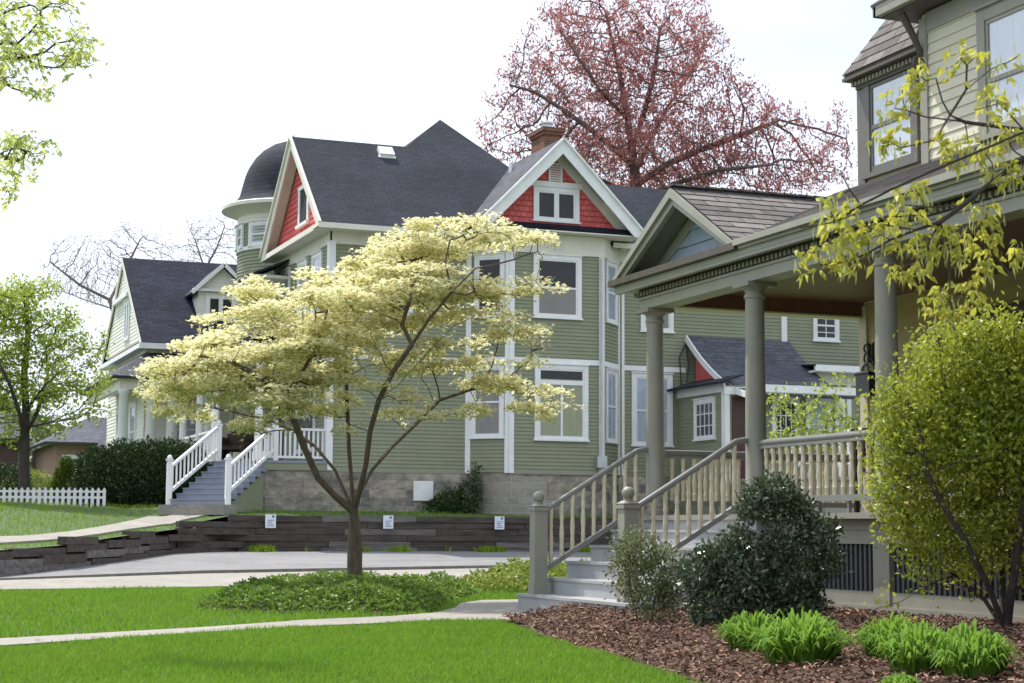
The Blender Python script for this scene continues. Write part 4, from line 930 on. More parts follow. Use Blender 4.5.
# wicker chair on the green house's porch
WC=thing('wicker_chair','dark wicker armchair at the head of the blue-gray stairs','chair',(10.0,45.9,2.66))
wx,wy=10.05,46.0
def wp(*pts): return [tuple(Vector((wx,wy,2.66))+Vector((S2,-S2,0))*p[0]+Vector((-S2,-S2,0))*p[1]+Vector((0,0,p[2]))) for p in pts]
def wb(m,a0,a1,b0,b1,z0,z1): m.hexa(wp((a0,b1,z0),(a1,b1,z0),(a1,b0,z0),(a0,b0,z0),(a0,b1,z1),(a1,b1,z1),(a1,b0,z1),(a0,b0,z1)))
part('seat',WICK,WC,lambda m:wb(m,-.42,.42,-.3,.3,.34,.44))
part('backrest',WICK,WC,lambda m:[wb(m,-.45+.1*i,-.36+.1*i,-.38,-.32,.3,.75+.28*math.sin((i+.5)/9*math.pi)) for i in range(9)])
for s in (-1,1): part('armrest',WICK,WC,lambda m,s=s:(wb(m,min(s*.38,s*.5),max(s*.38,s*.5),-.36,.34,.6,.68),wb(m,min(s*.43,s*.46),max(s*.43,s*.46),-.34,.3,.1,.6)))
for a in (-.4,.4):
    for b in (-.28,.28): part('leg',WICK,WC,lambda m,a=a,b=b:wb(m,a-.03,a+.03,b-.03,b+.03,0,.36))
# ============================================================ timber retaining wall
TW=thing('retaining_wall','long low retaining wall of dark stacked timbers in front of the green house','wall',(12,41.9,.3))
WP=[(0.6,27.6),(2.2,29.9),(2.78,30.9),(4.0,33.0),(5.9,37.0),(7.7,41.0),(8.3,41.72),(9.1,41.9),(25.5,41.9)]
def wtop(x):
    for lim,z in ((2.4,.50),(4.4,.58),(5.6,.72),(7.3,.84),(8.2,1.0),(8.8,1.14)): 
        if x<lim: return z
    return 1.28
cum=[0]
for a,b in zip(WP[:-1],WP[1:]): cum.append(cum[-1]+math.hypot(b[0]-a[0],b[1]-a[1]))
def wpt(s):
    for i in range(len(WP)-1):
        if s<=cum[i+1]: k=(s-cum[i])/(cum[i+1]-cum[i]); return Vector((WP[i][0]+(WP[i+1][0]-WP[i][0])*k,WP[i][1]+(WP[i+1][1]-WP[i][1])*k,0))
    return Vector((*WP[-1],0))
for c in range(7):
    s=-random.random()*1.5
    while s<cum[-1]:
        L_=random.uniform(1.9,2.6); a=wpt(max(s,0)); b=wpt(min(s+L_,cum[-1])); s2=s+L_; s_=s; s=s2
        if (b-a).length<.25: continue
        mid=(a+b)/2; z0=max(zl(a.x,a.y),zl(b.x,b.y))-.06+.155*c; 
        if z0+.12>wtop(mid.x): continue
        d=(b-a).normalized(); off=Vector((-d.y,d.x,0))*(.02*c+random.uniform(-.035,.03)+.06)
        m=MB(); m.bar(a+off+d*.006+Vector((0,0,z0+.077+random.uniform(-.004,.004))),b+off-d*.006+Vector((0,0,z0+.077+random.uniform(-.008,.008))),.17,.148)
        m.build('timber',TIMB2 if random.random()<.24 else TIMB,TW)
m=MB()
for a,b in zip(WP[:-1],WP[1:]):
    A=Vector((*a,0)); B=Vector((*b,0)); d=(B-A).normalized(); nn_=Vector((-d.y,d.x,0))*.17; zt_=min(wtop(a[0]+.01),wtop(b[0]-.01))-.08
    m.bar(A+nn_+Vector((0,0,(zt_-.1)/2)),B+nn_+d*.1+Vector((0,0,(zt_-.1)/2)),.08,zt_+.1)
m.build('earth_backing',MULCHB,TW)
# parking notices on the wall
for i,(x,lab) in enumerate(((10.06,'small white notice on the timber wall, nearest the white porch stairs'),(13.04,'small white notice on the timber wall just right of the flowering tree trunk'),(16.0,'small white notice on the timber wall beside the porch newel post'))):
    t=thing('parking_sign',lab,'sign',(x,41.8,.96),'white notices along the timber wall')
    part('plate',SIGNM,t,lambda m:m.box(x-.13,x+.13,41.83,41.845,.94,1.27))
    part('lettering',SIGNB,t,lambda m:[m.box(x-.09+.02*(k%2),x+.09-.03*(k%3),41.826,41.829,.985+.045*k,1.0+.045*k) for k in range(4)]+[m.box(x+.03,x+.09,41.826,41.829,1.19,1.245)])
# ============================================================ pale house on the left
LH=thing('pale_yellow_house','pale yellow house with a steep navy shingled roof and small dormer behind the flowering tree','house',(9.3,56,1.4))
FA=Fr((0,56,0),(1,0,0),(0,-1,0)); FL9=Fr((9.3,0,0),(0,-1,0),(-1,0,0))
w=MB(); w.lap(FA,[(9.3,2.2),(22,2.2),(22,6.9),(9.3,6.9)],.12,.014); w.lap(FL9,[(-63.9,2.2),(-56,2.2),(-56,6.9),(-63.9,6.9)],.12,.014); w.box(9.31,22,56.01,63.9,1.2,6.9); w.build('wall',PALE,LH)
LFG=Fr((9.15,0,0),(0,-1,0),(-1,0,0))
m=MB(); m.lap(LFG,[(-63.7,6.95),(-56.2,6.95),(-60,9.9)],.12,.014); m.prism([(9.16,56.2,6.95),(9.16,63.7,6.95),(9.16,60,9.9)],(-1,0,0),.1); m.build('gable_wall',PALE,LH)
m=MB(); m.roof([(9.08,55.55,6.78),(24,55.55,6.78),(24,60,10.12),(9.08,60,10.12)],.1); m.roof([(9.08,60,10.12),(24,60,10.12),(24,64.4,6.78),(9.08,64.4,6.78)],.1); m.build('main_roof',ROOFN,LH)
def f(m):
    m.box(9.0,9.3,55.6,64.4,6.6,6.75); m.box(9.0,24,55.5,55.6,6.58,6.76)
    m.box(9.0,9.2,58.5,61.5,8.62,8.76)
part('cornice',WHITE,LH,f)
def f(m):
    for s in (-1,1): m.prism([(9.06,60,10.08),(9.06,60,9.85),(9.06,60+s*4.15,6.78),(9.06,60+s*4.42,6.78)],(-1,0,0),.05)
part('barge_board',IVORY,LH,f)
window(LH,LFG,-59.4,-58.4,7.2,8.5,cas=.1,kind='pair',back=LACE)
FD=Fr((0,56.9,0),(1,0,0),(0,-1,0))
def f(m):
    m.lap(FD,[(11.1,7.7),(12.7,7.7),(12.7,8.75),(11.1,8.75)],.12,.014); m.lap(FD,[(11.1,8.75),(12.7,8.75),(11.9,9.5)],.12,.014); m.box(11.1,12.7,56.91,58.9,7.6,8.75)
    m.prism([(11.1,56.92,8.75),(12.7,56.92,8.75),(11.9,56.92,9.5)],(0,-1,0),.3)
dm=part('dormer',PALE,LH,f)
m=MB(); m.roof([(10.85,56.7,8.62),(11.9,56.7,9.62),(11.9,59.6,9.62),(10.85,58.3,8.62)],.07); m.roof([(12.95,56.7,8.62),(11.9,56.7,9.62),(11.9,59.6,9.62),(12.95,58.3,8.62)],.07); m.build('dormer_roof',ROOFG,dm)
part('dormer_trim',WHITE,dm,lambda m:(m.bar((10.85,56.68,8.6),(11.9,56.68,9.6),.05,.12),m.bar((12.95,56.68,8.6),(11.9,56.68,9.6),.05,.12),m.box(10.9,12.9,56.74,56.9,8.68,8.76)))
window(LH,FD,11.35,12.35,7.75,8.6,cas=.1,kind='pair')
# its porch towards the street
m=MB(); m.roof([(8.0,54.4,5.6),(8.0,62,5.6),(9.3,62,6.5),(9.3,56,6.5)],.1); m.roof([(8.0,54.4,5.6),(9.3,56,6.5),(16,56,6.5),(16,54.4,5.6)],.1); m.build('porch_roof',ROOFG,LH)
part('porch_beam',IVORY,LH,lambda m:(m.box(8.3,16,54.65,54.85,5.2,5.5),m.box(8.3,8.5,54.85,62,5.2,5.5),m.box(8.1,16,54.5,62,5.5,5.56)))
part('porch_floor',BLUEG,LH,lambda m:m.box(8.2,16,54.5,62,1.2,2.3))
c0=None
for x,y in ((8.45,54.78),(9.3,54.78),(9.95,54.78),(11.1,54.78),(12.4,54.78),(14.2,54.78)):
    if c0 is None: m=MB(); m.box(x-.2,x+.2,y-.2,y+.2,2.3,2.45); m.lathe((x,y,2.4),[(.17,0),(.17,1),(.14,2.65),(.18,2.7),(.18,2.8)],14); c0=m.build('porch_column',WHITE,LH,smooth=True); cc=(x,y)
    else: copy_part(c0,LH,(x-cc[0],y-cc[1],0))
m=MB(); m.bar((8.5,54.78,3.15),(16,54.78,3.15),.08,.06); ro=m.build('porch_railing',WHITE,LH); b0=None
for i in range(45):
    if b0 is None: m=MB(); m.box(8.55,8.59,54.76,54.8,2.4,3.14); b0=m.build('baluster',WHITE,ro)
    else: copy_part(b0,ro,(.16*i,0,0))
window(LH,FA,10.2,11.3,3.2,5.0,back=LACE); window(LH,FA,12.0,13.4,3.2,5.0); window(LH,FL9,-58.6,-57.4,3.2,5.0,back=LACE); window(LH,FL9,-61.5,-60.4,3.2,5.0,back=LACE)
# ============================================================ far tan house at the left edge
FH=thing('tan_brick_house','far tan brick house with a white-framed bay window beyond the picket fence','house',(10,84,1.6))
FF=Fr((0,84,0),(1,0,0),(0,-1,0))
part('wall',TANBR,FH,lambda m:m.box(9.9,22,84,94,1.0,4.9))
m=MB(); m.roof([(9.3,83.3,4.9),(22.6,83.3,4.9),(20,88.5,6.4),(12,88.5,6.4)],.12); m.roof([(9.3,83.3,4.9),(12,88.5,6.4),(9.3,94,4.9)],.12); m.build('roof',ROOFG,FH)
def f(m): m.hexa([(11.9,82.9,1),(12.9,82.2,1),(14.2,82.2,1),(14.6,84,1),(11.9,82.9,4.6),(12.9,82.2,4.6),(14.2,82.2,4.6),(14.6,84,4.6)])
bw_=part('bay_window',WHITE,FH,f); FQ=Fr((0,82.2,0),(1,0,0),(0,-1,0))
part('pane',BLACK,bw_,lambda m:[m.fbox(FQ,12.98+.42*i,13.3+.42*i,2.6,4.3,.01,.03) for i in range(3)])
m=MB(); m.roof([(11.5,82.5,4.6),(12.7,81.7,4.6),(14.6,81.7,4.6),(14.6,84,5.6),(12.2,84,5.6)],.08); m.build('bay_roof',ROOFG,FH)
window(FH,FF,10.2,11.3,2.4,4.3)
# another dark roof farther left
DH=thing('brown_house','dark brown far house with a gray roof half hidden by the left green tree','house',(2,92,1.6))
BRN=pm('dark_brown_siding',(.10,.065,.05),(.07,.045,.035),rough=.8,scale=3)
part('wall',BRN,DH,lambda m:m.box(-3,9,92,99,1,5.4)); m=MB(); m.roof([(-3.6,91.4,5.4),(9.6,91.4,5.4),(9.6,95.5,7.0),(-3.6,95.5,7.0)],.12); m.build('roof',ROOFG,DH)
FQ=Fr((0,92,0),(1,0,0),(0,-1,0)); [window(DH,FQ,a,a+1.1,2.8,4.5) for a in (1,4,6.5)]
# gray gable seen over the porch roof, right of the red tree
FGH=thing('gray_gabled_house','gray gabled rooftop with a brown side roof, just above the near porch roof ridge','house',(34,58,1.4))
part('wall',GREIGE,FGH,lambda m:(m.box(33.2,37.2,58,66,1.4,12.0),m.prism([(33.2,57.99,12.0),(37.2,57.99,12.0),(35.2,57.99,13.0)],(0,-1,0),.1)))
m=MB(); m.roof([(32.9,57.7,11.95),(35.2,57.7,13.1),(35.2,66,13.1),(32.9,66,11.95)],.1); m.roof([(37.5,57.7,11.95),(35.2,57.7,13.1),(35.2,66,13.1),(37.5,66,11.95)],.1); m.build('roof',ROOFG,FGH)
m=MB(); m.roof([(37.3,58,12.0),(41,58,12.0),(40.5,62,13.2),(37.3,62,13.2)],.1); m.box(37.3,41,58.2,66,1.4,11.9); m.build('side_wing',BRN,FGH)
# ============================================================ white picket fence
PF=thing('picket_fence','low white picket fence below the green-leaved tree at the left edge','fence',(6,51.4,1.5))
a=at(-8,503,45.2); b=at(104,503.5,45.2); a.z=b.z=0; n=20; b0=None
part('rail',WHITE,PF,lambda m:(m.bar(a+Vector((0,.03,1.70)),b+Vector((0,.03,1.70)),.03,.06),m.bar(a+Vector((0,.03,1.85)),b+Vector((0,.03,1.85)),.03,.05)))
for i in range(n):
    c=a.lerp(b,i/(n-1))
    if b0 is None:
        m=MB(); m.prism([(c.x-.04,c.y,1.45),(c.x+.04,c.y,1.45),(c.x+.04,c.y,1.90),(c.x,c.y,1.96),(c.x-.04,c.y,1.90)],(0,-1,0),.02); b0=m.build('picket',WHITE,PF); c_=c
    else: copy_part(b0,PF,c-c_)
# garden chairs on the far side of the near porch
def gchair(x,y,z,rz,lab,src=None):
    t=thing('garden_chair',lab,'chair',(x,y,z),'white garden chairs behind the near porch'); t.rotation_euler=(0,0,rz)
    O=Vector((x,y,z)); 
    def bx(m,a0,a1,b0,b1,c0,c1): m.box(x+a0,x+a1,y+b0,y+b1,z+c0,z+c1)
    part('seat',WHITE,t,lambda m:[bx(m,-.27,.27,-.3+.12*i,-.2+.12*i,.36,.385) for i in range(5)])
    def bk(m):
        for i in range(5): m.bar((x-.22+.11*i,y+.27,z+.38),(x-.24+.12*i,y+.5,z+.98),.08,.02,(0,1,0))
    part('backrest',WHITE,t,bk)
    for s in (-1,1):
        part('armrest',WHITE,t,lambda m,s=s:bx(m,min(s*.27,s*.38),max(s*.27,s*.38),-.35,.35,.58,.605)); part('leg',WHITE,t,lambda m,s=s:bx(m,s*.32-.03,s*.32+.03,-.32,-.25,0,.58)); part('leg',WHITE,t,lambda m,s=s:m.bar((x+s*.32,y-.2,z+.36),(x+s*.32,y+.42,z),.04,.08))
gchair(23.6,39.6,2.3,R(10),'white slatted garden chair directly behind the middle porch column')
gchair(24.75,39.2,2.3,R(-25),'white slatted garden chair right of the middle porch column')
# ============================================================ trees
FLOW=leafmat('cream_bracts',(.91,.885,.64),(.89,.82,.46),trans=.42,tcol=(.93,.89,.60),rough=.6,spec=.2)
FLOWC=leafmat('young_green_leaf',(.34,.42,.06),(.48,.46,.10),trans=.4,rough=.5)
BARKW=pm('dogwood_bark',(.15,.115,.08),(.07,.053,.038),rough=.95,scale=9,bump=.02,bscale=22,stretch=(2,2,.6))
def dogwood():
    d0=22.3; base=at(355,572,d0); base=Vector((6.44,22.06,0)) if False else Vector((base.x,base.y,0.0))
    t=thing('dogwood_tree','flowering dogwood with layered cream-yellow blossom on the lawn before the green house','tree',base)
    q=lambda x,y,dd=0: at(x,y,d0+dd)
    T=[[base-Vector((0,0,.1)),q(355,545),q(354,512)],
       [q(354,512),q(335,496,-.2),q(318,478,-.3),q(303,445,-.4),q(291,412,-.5),q(283,398,-.5),q(262,378,-.7),q(232,362,-.9),q(200,356,-1)],
       [q(283,398,-.5),q(298,380,-.6),q(312,355,-.5),q(322,330,-.4),q(330,300,-.3)],
       [q(345,502),q(335,470,.5),q(316,447,.8),q(296,432,1.0),q(270,420,1.2),q(235,412,1.4),q(195,404,1.4)],
       [q(353,505),q(349,450,.3),q(347,400,.5),q(345,350,.6),q(352,310,.8),q(365,280,.8)],
       [q(358,500),q(366,465,-.3),q(370,432,-.4),q(379,400,-.5),q(393,372,-.6),q(412,345,-.7),q(430,318,-.8),q(452,292,-.9),q(476,268,-1)],
       [q(379,400,-.5),q(398,385,-1),q(430,350,-1.4),q(455,325,-1.6),q(490,310,-1.6)],
       [q(360,495),q(372,470,.3),q(392,447,.6),q(416,424,.8),q(440,400,1),q(470,390,1),q(505,382,1.1),q(535,385,1.1)],
       [q(404,355,-.7),q(402,325,-.6),q(413,290,-.4),q(405,262,-.3)],
       [q(452,292,-.9),q(445,262,-.9),q(450,240,-.9)]]
    seeds=traced(T)
    L=[(462,237,72,13,0),(400,258,62,13,0),(525,240,38,9,-.5),(452,222,24,7,0),(362,285,66,15,.5),(420,285,60,16,-.6),(300,285,50,12,.4),(262,303,48,12,.5),(245,325,45,13,.6),(310,318,60,18,0),(215,348,42,13,0),(190,372,42,13,0),(262,355,66,20,-.5),(330,345,60,18,-.6),(395,318,56,20,.5),(460,300,52,18,.2),(505,290,42,14,0),(515,325,34,8,.2),(470,340,45,12,.4),(425,362,45,10,.6),(177,397,34,12,.2),(222,396,52,14,-.4),(285,385,48,15,-.6),(235,420,36,6,.2),(335,378,36,10,-.4),(495,385,46,12,.7),(528,402,28,10,.8),(465,365,36,9,.6),(395,415,26,5,.5),(440,418,24,5,.6),(345,432,24,5,-.2),(310,408,22,7,.1),(355,300,54,16,-.9),(350,408,34,12,.2),(385,392,34,10,-.5),(300,412,36,8,.6),(170,412,30,8,.1),(205,415,40,7,.9),(270,402,44,10,-.9),(375,432,20,5,.1),(215,380,46,14,.7),(320,362,56,16,.9),(205,372,56,20,-.6),(250,388,50,14,-.3),(165,385,30,14,.6),(535,372,26,12,.2),(545,395,20,14,.4),(400,365,46,13,.9),(250,432,26,5,-.4),(300,440,18,4,.5),(415,405,26,7,-.4),(460,408,26,7,.3),(500,415,20,6,.9),(190,425,22,5,.5),(540,418,14,12,.8),(410,245,40,9,.4)]
    E=[]
    for e in L:
        c=at(e[0],e[1],d0+e[4]); rx=e[2]/F*d0; E.append((c.x,c.y,c.z,rx,rx*.95,e[3]/F*d0))
    pads=inell(E,730)
    # settle the pads into loose storeys
    pads[:,2]=pads[:,2]*.6+.4*(np.round((pads[:,2]+.10*np.sin(pads[:,0]*2.1))/.30)*.30-.10*np.sin(pads[:,0]*2.1))
    N,Pn=colonize(pads,seeds,.16,1.6,.17,140,bias=(0,0,-.02)); r,ch=radii(N,Pn,.0058,2.35,cap=.10)
    r=np.where(np.arange(len(N))<4,.098,np.minimum(r,.058))
    tubes_obj('trunk',BARKW,t,N,Pn,r,ch,9)
    # blossoms: four bracts each
    C=[];
    for p in pads:
        k=int(rng.integers(36,92)); rr=rng.uniform(.12,.34); a=rng.uniform(0,6.28,k); u=rr*np.sqrt(rng.random(k)); C.append(np.stack([p[0]+u*np.cos(a),p[1]+u*np.sin(a),p[2]+rng.normal(0,.026,k)+.05*(1-(u/rr)**2)],1))
    tw=N[(r<.008)]; k=tw[rng.integers(0,len(tw),3500)]+rng.normal(0,.045,(3500,3))+np.array([0,0,.03]); C.append(k)
    C=np.concatenate(C); n=len(C); nrm=unit(rng.normal(0,.34,(n,3))+np.array([0,0,1.])); e1=unit(np.cross(nrm,rng.normal(size=(n,3)))); e2=np.cross(nrm,e1); S=rng.uniform(.022,.036,n)[:,None]
    VV=[];FF=[]
    for i in range(4):
        d=e1*math.cos(i*math.pi/2)+e2*math.sin(i*math.pi/2); s=np.cross(nrm,d); lift=nrm*S*rng.uniform(-.1,.45,(n,1))
        v=np.stack([C,C+d*S*.6+s*S*.42+lift*.5,C+d*S*1.05+lift,C+d*S*.6-s*S*.42+lift*.5],1).reshape(-1,3); VV.append((v,np.arange(4*n).reshape(n,4)))
    V,Fc=merge(VV); rr=rng.random(n); npmesh('blossom',V,Fc,FLOW,t,rnd=np.tile(rr,4))
    k=rng.integers(0,n,int(n*.45)); cc=C[k]+rng.normal(0,.02,(len(k),3))-np.array([0,0,.025]); V,Fc=leafset(cc,rng.normal(size=(len(k),3))*[1,1,.4],rng.uniform(.03,.055,len(k)),.5)
    npmesh('leaves',V,Fc,FLOWC,t,rnd=rng.random(len(Fc)))
dogwood()
def tree(name,label,d0,basepx,T,L,natt,step,leafm,bark,nleaf,lsize,spread,di=3.5,dk=None,tip=.012,cap=.4,ex=2.3,ratio=.5,asp=.9,group=None,up_=0.3,cat='tree',bz=None,bias=(0,0,.05),hang=0,minr=None,leafat='att',basexy=None,ratt=1):
    b=at(basepx[0],basepx[1],d0); base=Vector((b.x,b.y,b.z if bz is None else bz))
    if basexy: base=Vector(basexy)
    t=thing(name,label,cat,base,group)
    seeds=traced([[base-Vector((0,0,.15))]+[at(x,y,d0+dd) for x,y,dd in T[0]]]+[[at(x,y,d0+dd) for x,y,dd in pl] for pl in T[1:]])
    A=inell(pxell(L,d0,asp),natt)
    N,Pn=colonize(A,seeds,step,di,dk or step*1.1,260,bias); r,ch=radii(N,Pn,tip,ex,cap)
    tubes_obj('trunk',bark,t,N,Pn,r,ch,9)
    if leafm is not None and nleaf:
        tw=N[r<(minr or tip*1.6)]; 
        src=np.concatenate([tw]+[A]*ratt) if leafat=='both' else tw
        k=src[rng.integers(0,len(src),nleaf)]; 
        off=rng.normal(0,spread,(nleaf,3)); C=k+off; D=rng.normal(size=(nleaf,3)); D[:,2]+=up_; V,Fc=leafset(C,D,rng.uniform(.6,1.3,nleaf)*lsize,ratio,droop=hang)
        cl=np.sin(k[:,0]*1.3)*np.sin(k[:,1]*1.1+1)*np.sin(k[:,2]*1.7); npmesh('crown',V,Fc,leafm,t,rnd=np.clip(rng.random(nleaf)*.7+.3*(cl*.5+.5),0,1))
    return t
BARKM=pm('maple_bark',(.15,.105,.095),(.09,.065,.06),rough=.9,scale=5)
REDL=leafmat('red_maple_bud',(.49,.21,.19),(.31,.115,.11),trans=.32,tcol=(.62,.25,.22),rough=.6,spec=.2)
tree('red_maple','tall maple with sparse dusky red spring foliage behind the green house roof',72,(633,420),
 [[(634,300,0),(634,215,0),(636,180,0),(632,150,0)],[(632,150,0),(628,120,0),(622,85,1),(612,40,1),(605,10,1)],[(634,170,0),(610,145,-1),(585,125,-2),(560,108,-2),(535,92,-2),(510,85,-2)],[(636,175,0),(650,140,1),(665,110,2),(690,75,3),(705,45,3)],[(638,185,0),(665,165,0),(700,150,0),(740,135,0),(780,120,1)],[(632,150,0),(645,110,0),(655,70,-1),(660,30,-1)],[(634,200,0),(600,180,1),(565,165,2),(535,150,2)],[(640,205,0),(680,182,-1),(720,170,-2),(770,165,-2)],[(628,120,0),(600,90,-2),(580,60,-3),(560,30,-3)]],
 [(640,55,75,60),(490,140,22,32),(838,130,24,34),(845,168,22,24),(800,180,50,20),(500,160,32,34),(520,110,30,30),(580,50,60,55),(540,90,55,55),(505,125,30,38),(600,120,85,60),(680,75,65,65),(720,120,60,55),(770,140,55,42),(820,150,38,32),(650,160,120,40),(560,160,60,35),(760,175,85,22),(690,20,30,25),(600,8,60,22),(560,20,30,25)],
 4200,.42,REDL,BARKM,32000,.17,.17,di=5,tip=.018,cap=.5,ratio=.38,bz=1.4,minr=.026,ex=2.35,up_=1.4,bias=(0,0,.30))
BARED=pm('hazed_twig_bark',(.24,.19,.17),(.16,.13,.12),rough=.9,scale=5)  # bark lightened, distance haze mixed into the colour
BUD=leafmat('bare_tree_bud',(.34,.22,.17),(.26,.18,.13),trans=.2,rough=.7)
tree('bare_tree','leafless gray tree whose crown spreads left of the navy roof ridge',90,(118,420),[[(118,330,0),(110,300,0)],[(110,300,0),(80,285,-1),(50,262,-1)],[(110,300,0),(125,270,1),(140,240,1)],[(112,310,0),(85,300,2),(60,290,2)]],
 [(100,265,48,32),(70,255,30,22),(130,245,32,22),(155,250,25,22),(60,285,25,20),(95,290,30,20)],2400,.38,BUD,BARED,1500,.10,.2,di=5,tip=.0125,cap=.22,bz=1.6,minr=.02)
tree('bare_tree','leafless gray tree rising over the navy roof beside the turret',92,(205,420),[[(205,330,0),(205,270,0)],[(205,270,0),(195,240,1),(188,225,1)],[(205,270,0),(218,245,-1),(225,225,-1)]],
 [(203,240,24,24),(222,235,22,22),(180,255,18,16),(235,250,15,25)],1300,.38,BUD,BARED,800,.10,.2,di=5,tip=.0125,cap=.18,bz=1.6,minr=.02)
SPRL=leafmat('spring_green_leaf',(.18,.29,.045),(.40,.47,.09),trans=.5,tcol=(.50,.60,.10),rough=.55,spec=.25)
tree('spring_tree','broad tree with fresh green leaves and several forked stems at the left edge',46,(24,502),[[(24,470,0),(24,445,0)],[(24,445,0),(20,415,-.5),(10,385,-1),(-5,355,-1.5)],[(24,445,0),(26,410,0),(24,375,.5),(28,335,.5),(25,300,.5)],[(26,440,0),(38,410,.5),(48,375,.5),(45,340,1)],[(30,432,0),(55,422,-1),(78,418,-1.4),(93,408,-1.6),(97,392,-1.6)],[(22,430,0),(8,405,1.5),(-15,380,2)],[(26,410,0),(45,385,-1.5),(68,365,-2)]],
 [(20,312,36,30),(62,330,30,24),(90,350,22,16),(40,350,30,18),(-10,330,45,50),(15,295,30,20),(90,385,22,25),(50,385,36,28),(5,385,32,28),(98,415,15,14),(60,425,22,12),(5,430,26,16),(100,335,12,10),(-30,380,40,50),(40,290,26,14)],
 900,.24,SPRL,BARKD,13500,.115,.10,di=3,tip=.012,cap=.21,bz=1.5,minr=.022,asp=.9,leafat='both',ex=2.02)
# hedge and small evergreens
def shrub(name,label,cat,base,ells,nleaf,lsize,lm,bark=BARKD,nst=7,ratio=.5,spread=.05,up_=.2,core=None,shell=.0,group=None,stems=True):
    t=thing(name,label,cat,base,group); B=Vector(base)
    A=inell(ells,220); 
    if stems:
        seeds=[]; 
        for i in range(nst):
            p=B+Vector((random.uniform(-.12,.12),random.uniform(-.12,.12),-.05)); seeds.append((tuple(p),-1))
        N,Pn=colonize(A,seeds,.11,3,.13,80); r,ch=radii(N,Pn,.004,2.3,.04); tubes_obj('stems',bark,t,N,Pn,r,ch,6)
    E_=np.array(ells,float); w_=(E_[:,3]*E_[:,4]+E_[:,4]*E_[:,5]+E_[:,3]*E_[:,5]); k=rng.choice(len(E_),nleaf,p=w_/w_.sum())
    d=unit(rng.normal(size=(nleaf,3))); rad=1-np.abs(rng.normal(0,.16,(nleaf,1)))+shell
    # lumps on the surface so that the outline is uneven
    lump=1+.10*np.sin(d[:,:1]*7+k[:,None])*np.sin(d[:,1:2]*6+1.3*k[:,None])*np.cos(d[:,2:]*8)
    C=E_[k,:3]+d*E_[k,3:]*rad*lump+rng.normal(0,spread,(nleaf,3)); C[:,2]=np.maximum(C[:,2],B.z+.02)
    D=d*.8+rng.normal(size=(nleaf,3))*.8; D[:,2]+=up_; V,Fc=leafset(C,D,rng.uniform(.6,1.25,nleaf)*lsize,ratio); npmesh('foliage',V,Fc,lm,t,rnd=rng.random(nleaf))
    return t
YEW=leafmat('dark_yew_needle',(.022,.05,.014),(.05,.085,.022),trans=.12,rough=.55)
hz=[]
for i,(x,z,rx,rz) in enumerate(((98,478,24,30),(122,475,28,33),(148,474,26,33),(172,474,24,33),(190,470,16,27),(85,490,14,18))):
    c=at(x,z,46.5+.3*i*0); rr=rx/F*46.5; hz.append((c.x,c.y,c.z,rr,.8,rz/F*46.5))
c=at(135,500,46.5); shrub('yew_hedge','big dark green clipped yew hedge left of the white stair railing','hedge',(c.x,c.y,1.35),hz,26000,.11,YEW,ratio=.35,spread=.06,up_=.6,nst=12)
CONF=leafmat('golden_conifer_leaf',(.07,.12,.02),(.15,.19,.03),trans=.2)
def cone(name,label,px,py,d,h,r0,lm,n,z0):
    c=at(px,py,d); t=thing(name,label,'conifer',(c.x,c.y,z0)); u=rng.random(n); hh=h*(1-np.sqrt(u)*.999); rr=r0*(1-hh/h)**.8*(1-np.abs(rng.normal(0,.12,n)))+.03; a=rng.uniform(0,6.28,n)
    C=np.stack([c.x+rr*np.cos(a),c.y+rr*np.sin(a),z0+hh],1)+rng.normal(0,.03,(n,3)); D=np.stack([np.cos(a)*.6,np.sin(a)*.6,0*a+1],1)+rng.normal(0,.3,(n,3)); V,Fc=leafset(C,D,rng.uniform(.08,.15,n),.4); npmesh('foliage',V,Fc,lm,t,rnd=rng.random(n)); m=MB(); m.lathe((c.x,c.y,z0-.1),[(.07,0),(.04,h*.5)],8); m.build('trunk',BARKD,t)
cone('small_conifer','small cone-shaped olive evergreen in front of the yew hedge',66,490,50,1.35,.50,CONF,7000,1.55)
c=at(6,484,54); shrub('round_shrub','rounded dark green shrub behind the picket fence at the far left edge','shrub',(c.x,c.y,1.5),[(c.x,c.y,2.1,.75,.7,.75)],5000,.09,YEW,spread=.05)
YGL=leafmat('yellow_green_leaf',(.20,.27,.04),(.32,.36,.07),trans=.35)
c=at(45,482,58); shrub('round_shrub','pale yellow-green shrub between the left tree trunk and the conifer','shrub',(c.x,c.y,1.5),[(c.x-.5,c.y,2.1,.9,.6,.7),(c.x+.6,c.y,2.0,.8,.6,.6)],4500,.10,YGL,spread=.06)
IVY=leafmat('ivy_leaf',(.03,.065,.018),(.06,.10,.025),trans=.15)
c=Vector((15.95,43.45,1.35)); shrub('ivy_shrub','dark ivy bush climbing the stone foundation beside the bay','shrub',c,[(15.3,43.65,1.68,.4,.25,.3),(15.75,43.45,1.8,.3,.22,.38),(15.95,43.45,2.25,.09,.09,.4),(14.95,43.75,1.5,.3,.2,.15)],2200,.09,IVY,spread=.05)
# plants beyond the near porch
BYL=leafmat('fresh_shrub_leaf',(.22,.33,.05),(.42,.47,.10),trans=.4,tcol=(.5,.6,.1))
tree('garden_tree','young leafy shrub-tree seen between the porch columns above the level railing',27,(820,520),[[(822,470,0),(820,445,0)],[(820,445,0),(800,420,0),(785,400,0)],[(820,445,0),(832,410,.4),(838,380,.4)]],
 [(790,425,26,22),(815,415,30,28),(840,405,24,34),(850,430,22,26),(775,405,16,14),(845,375,12,14),(800,442,40,14),(765,392,8,8),(830,440,30,30)],170,.10,BYL,BARK,1000,.085,.07,di=2,tip=.005,cap=.035,bz=1.0,minr=.012)
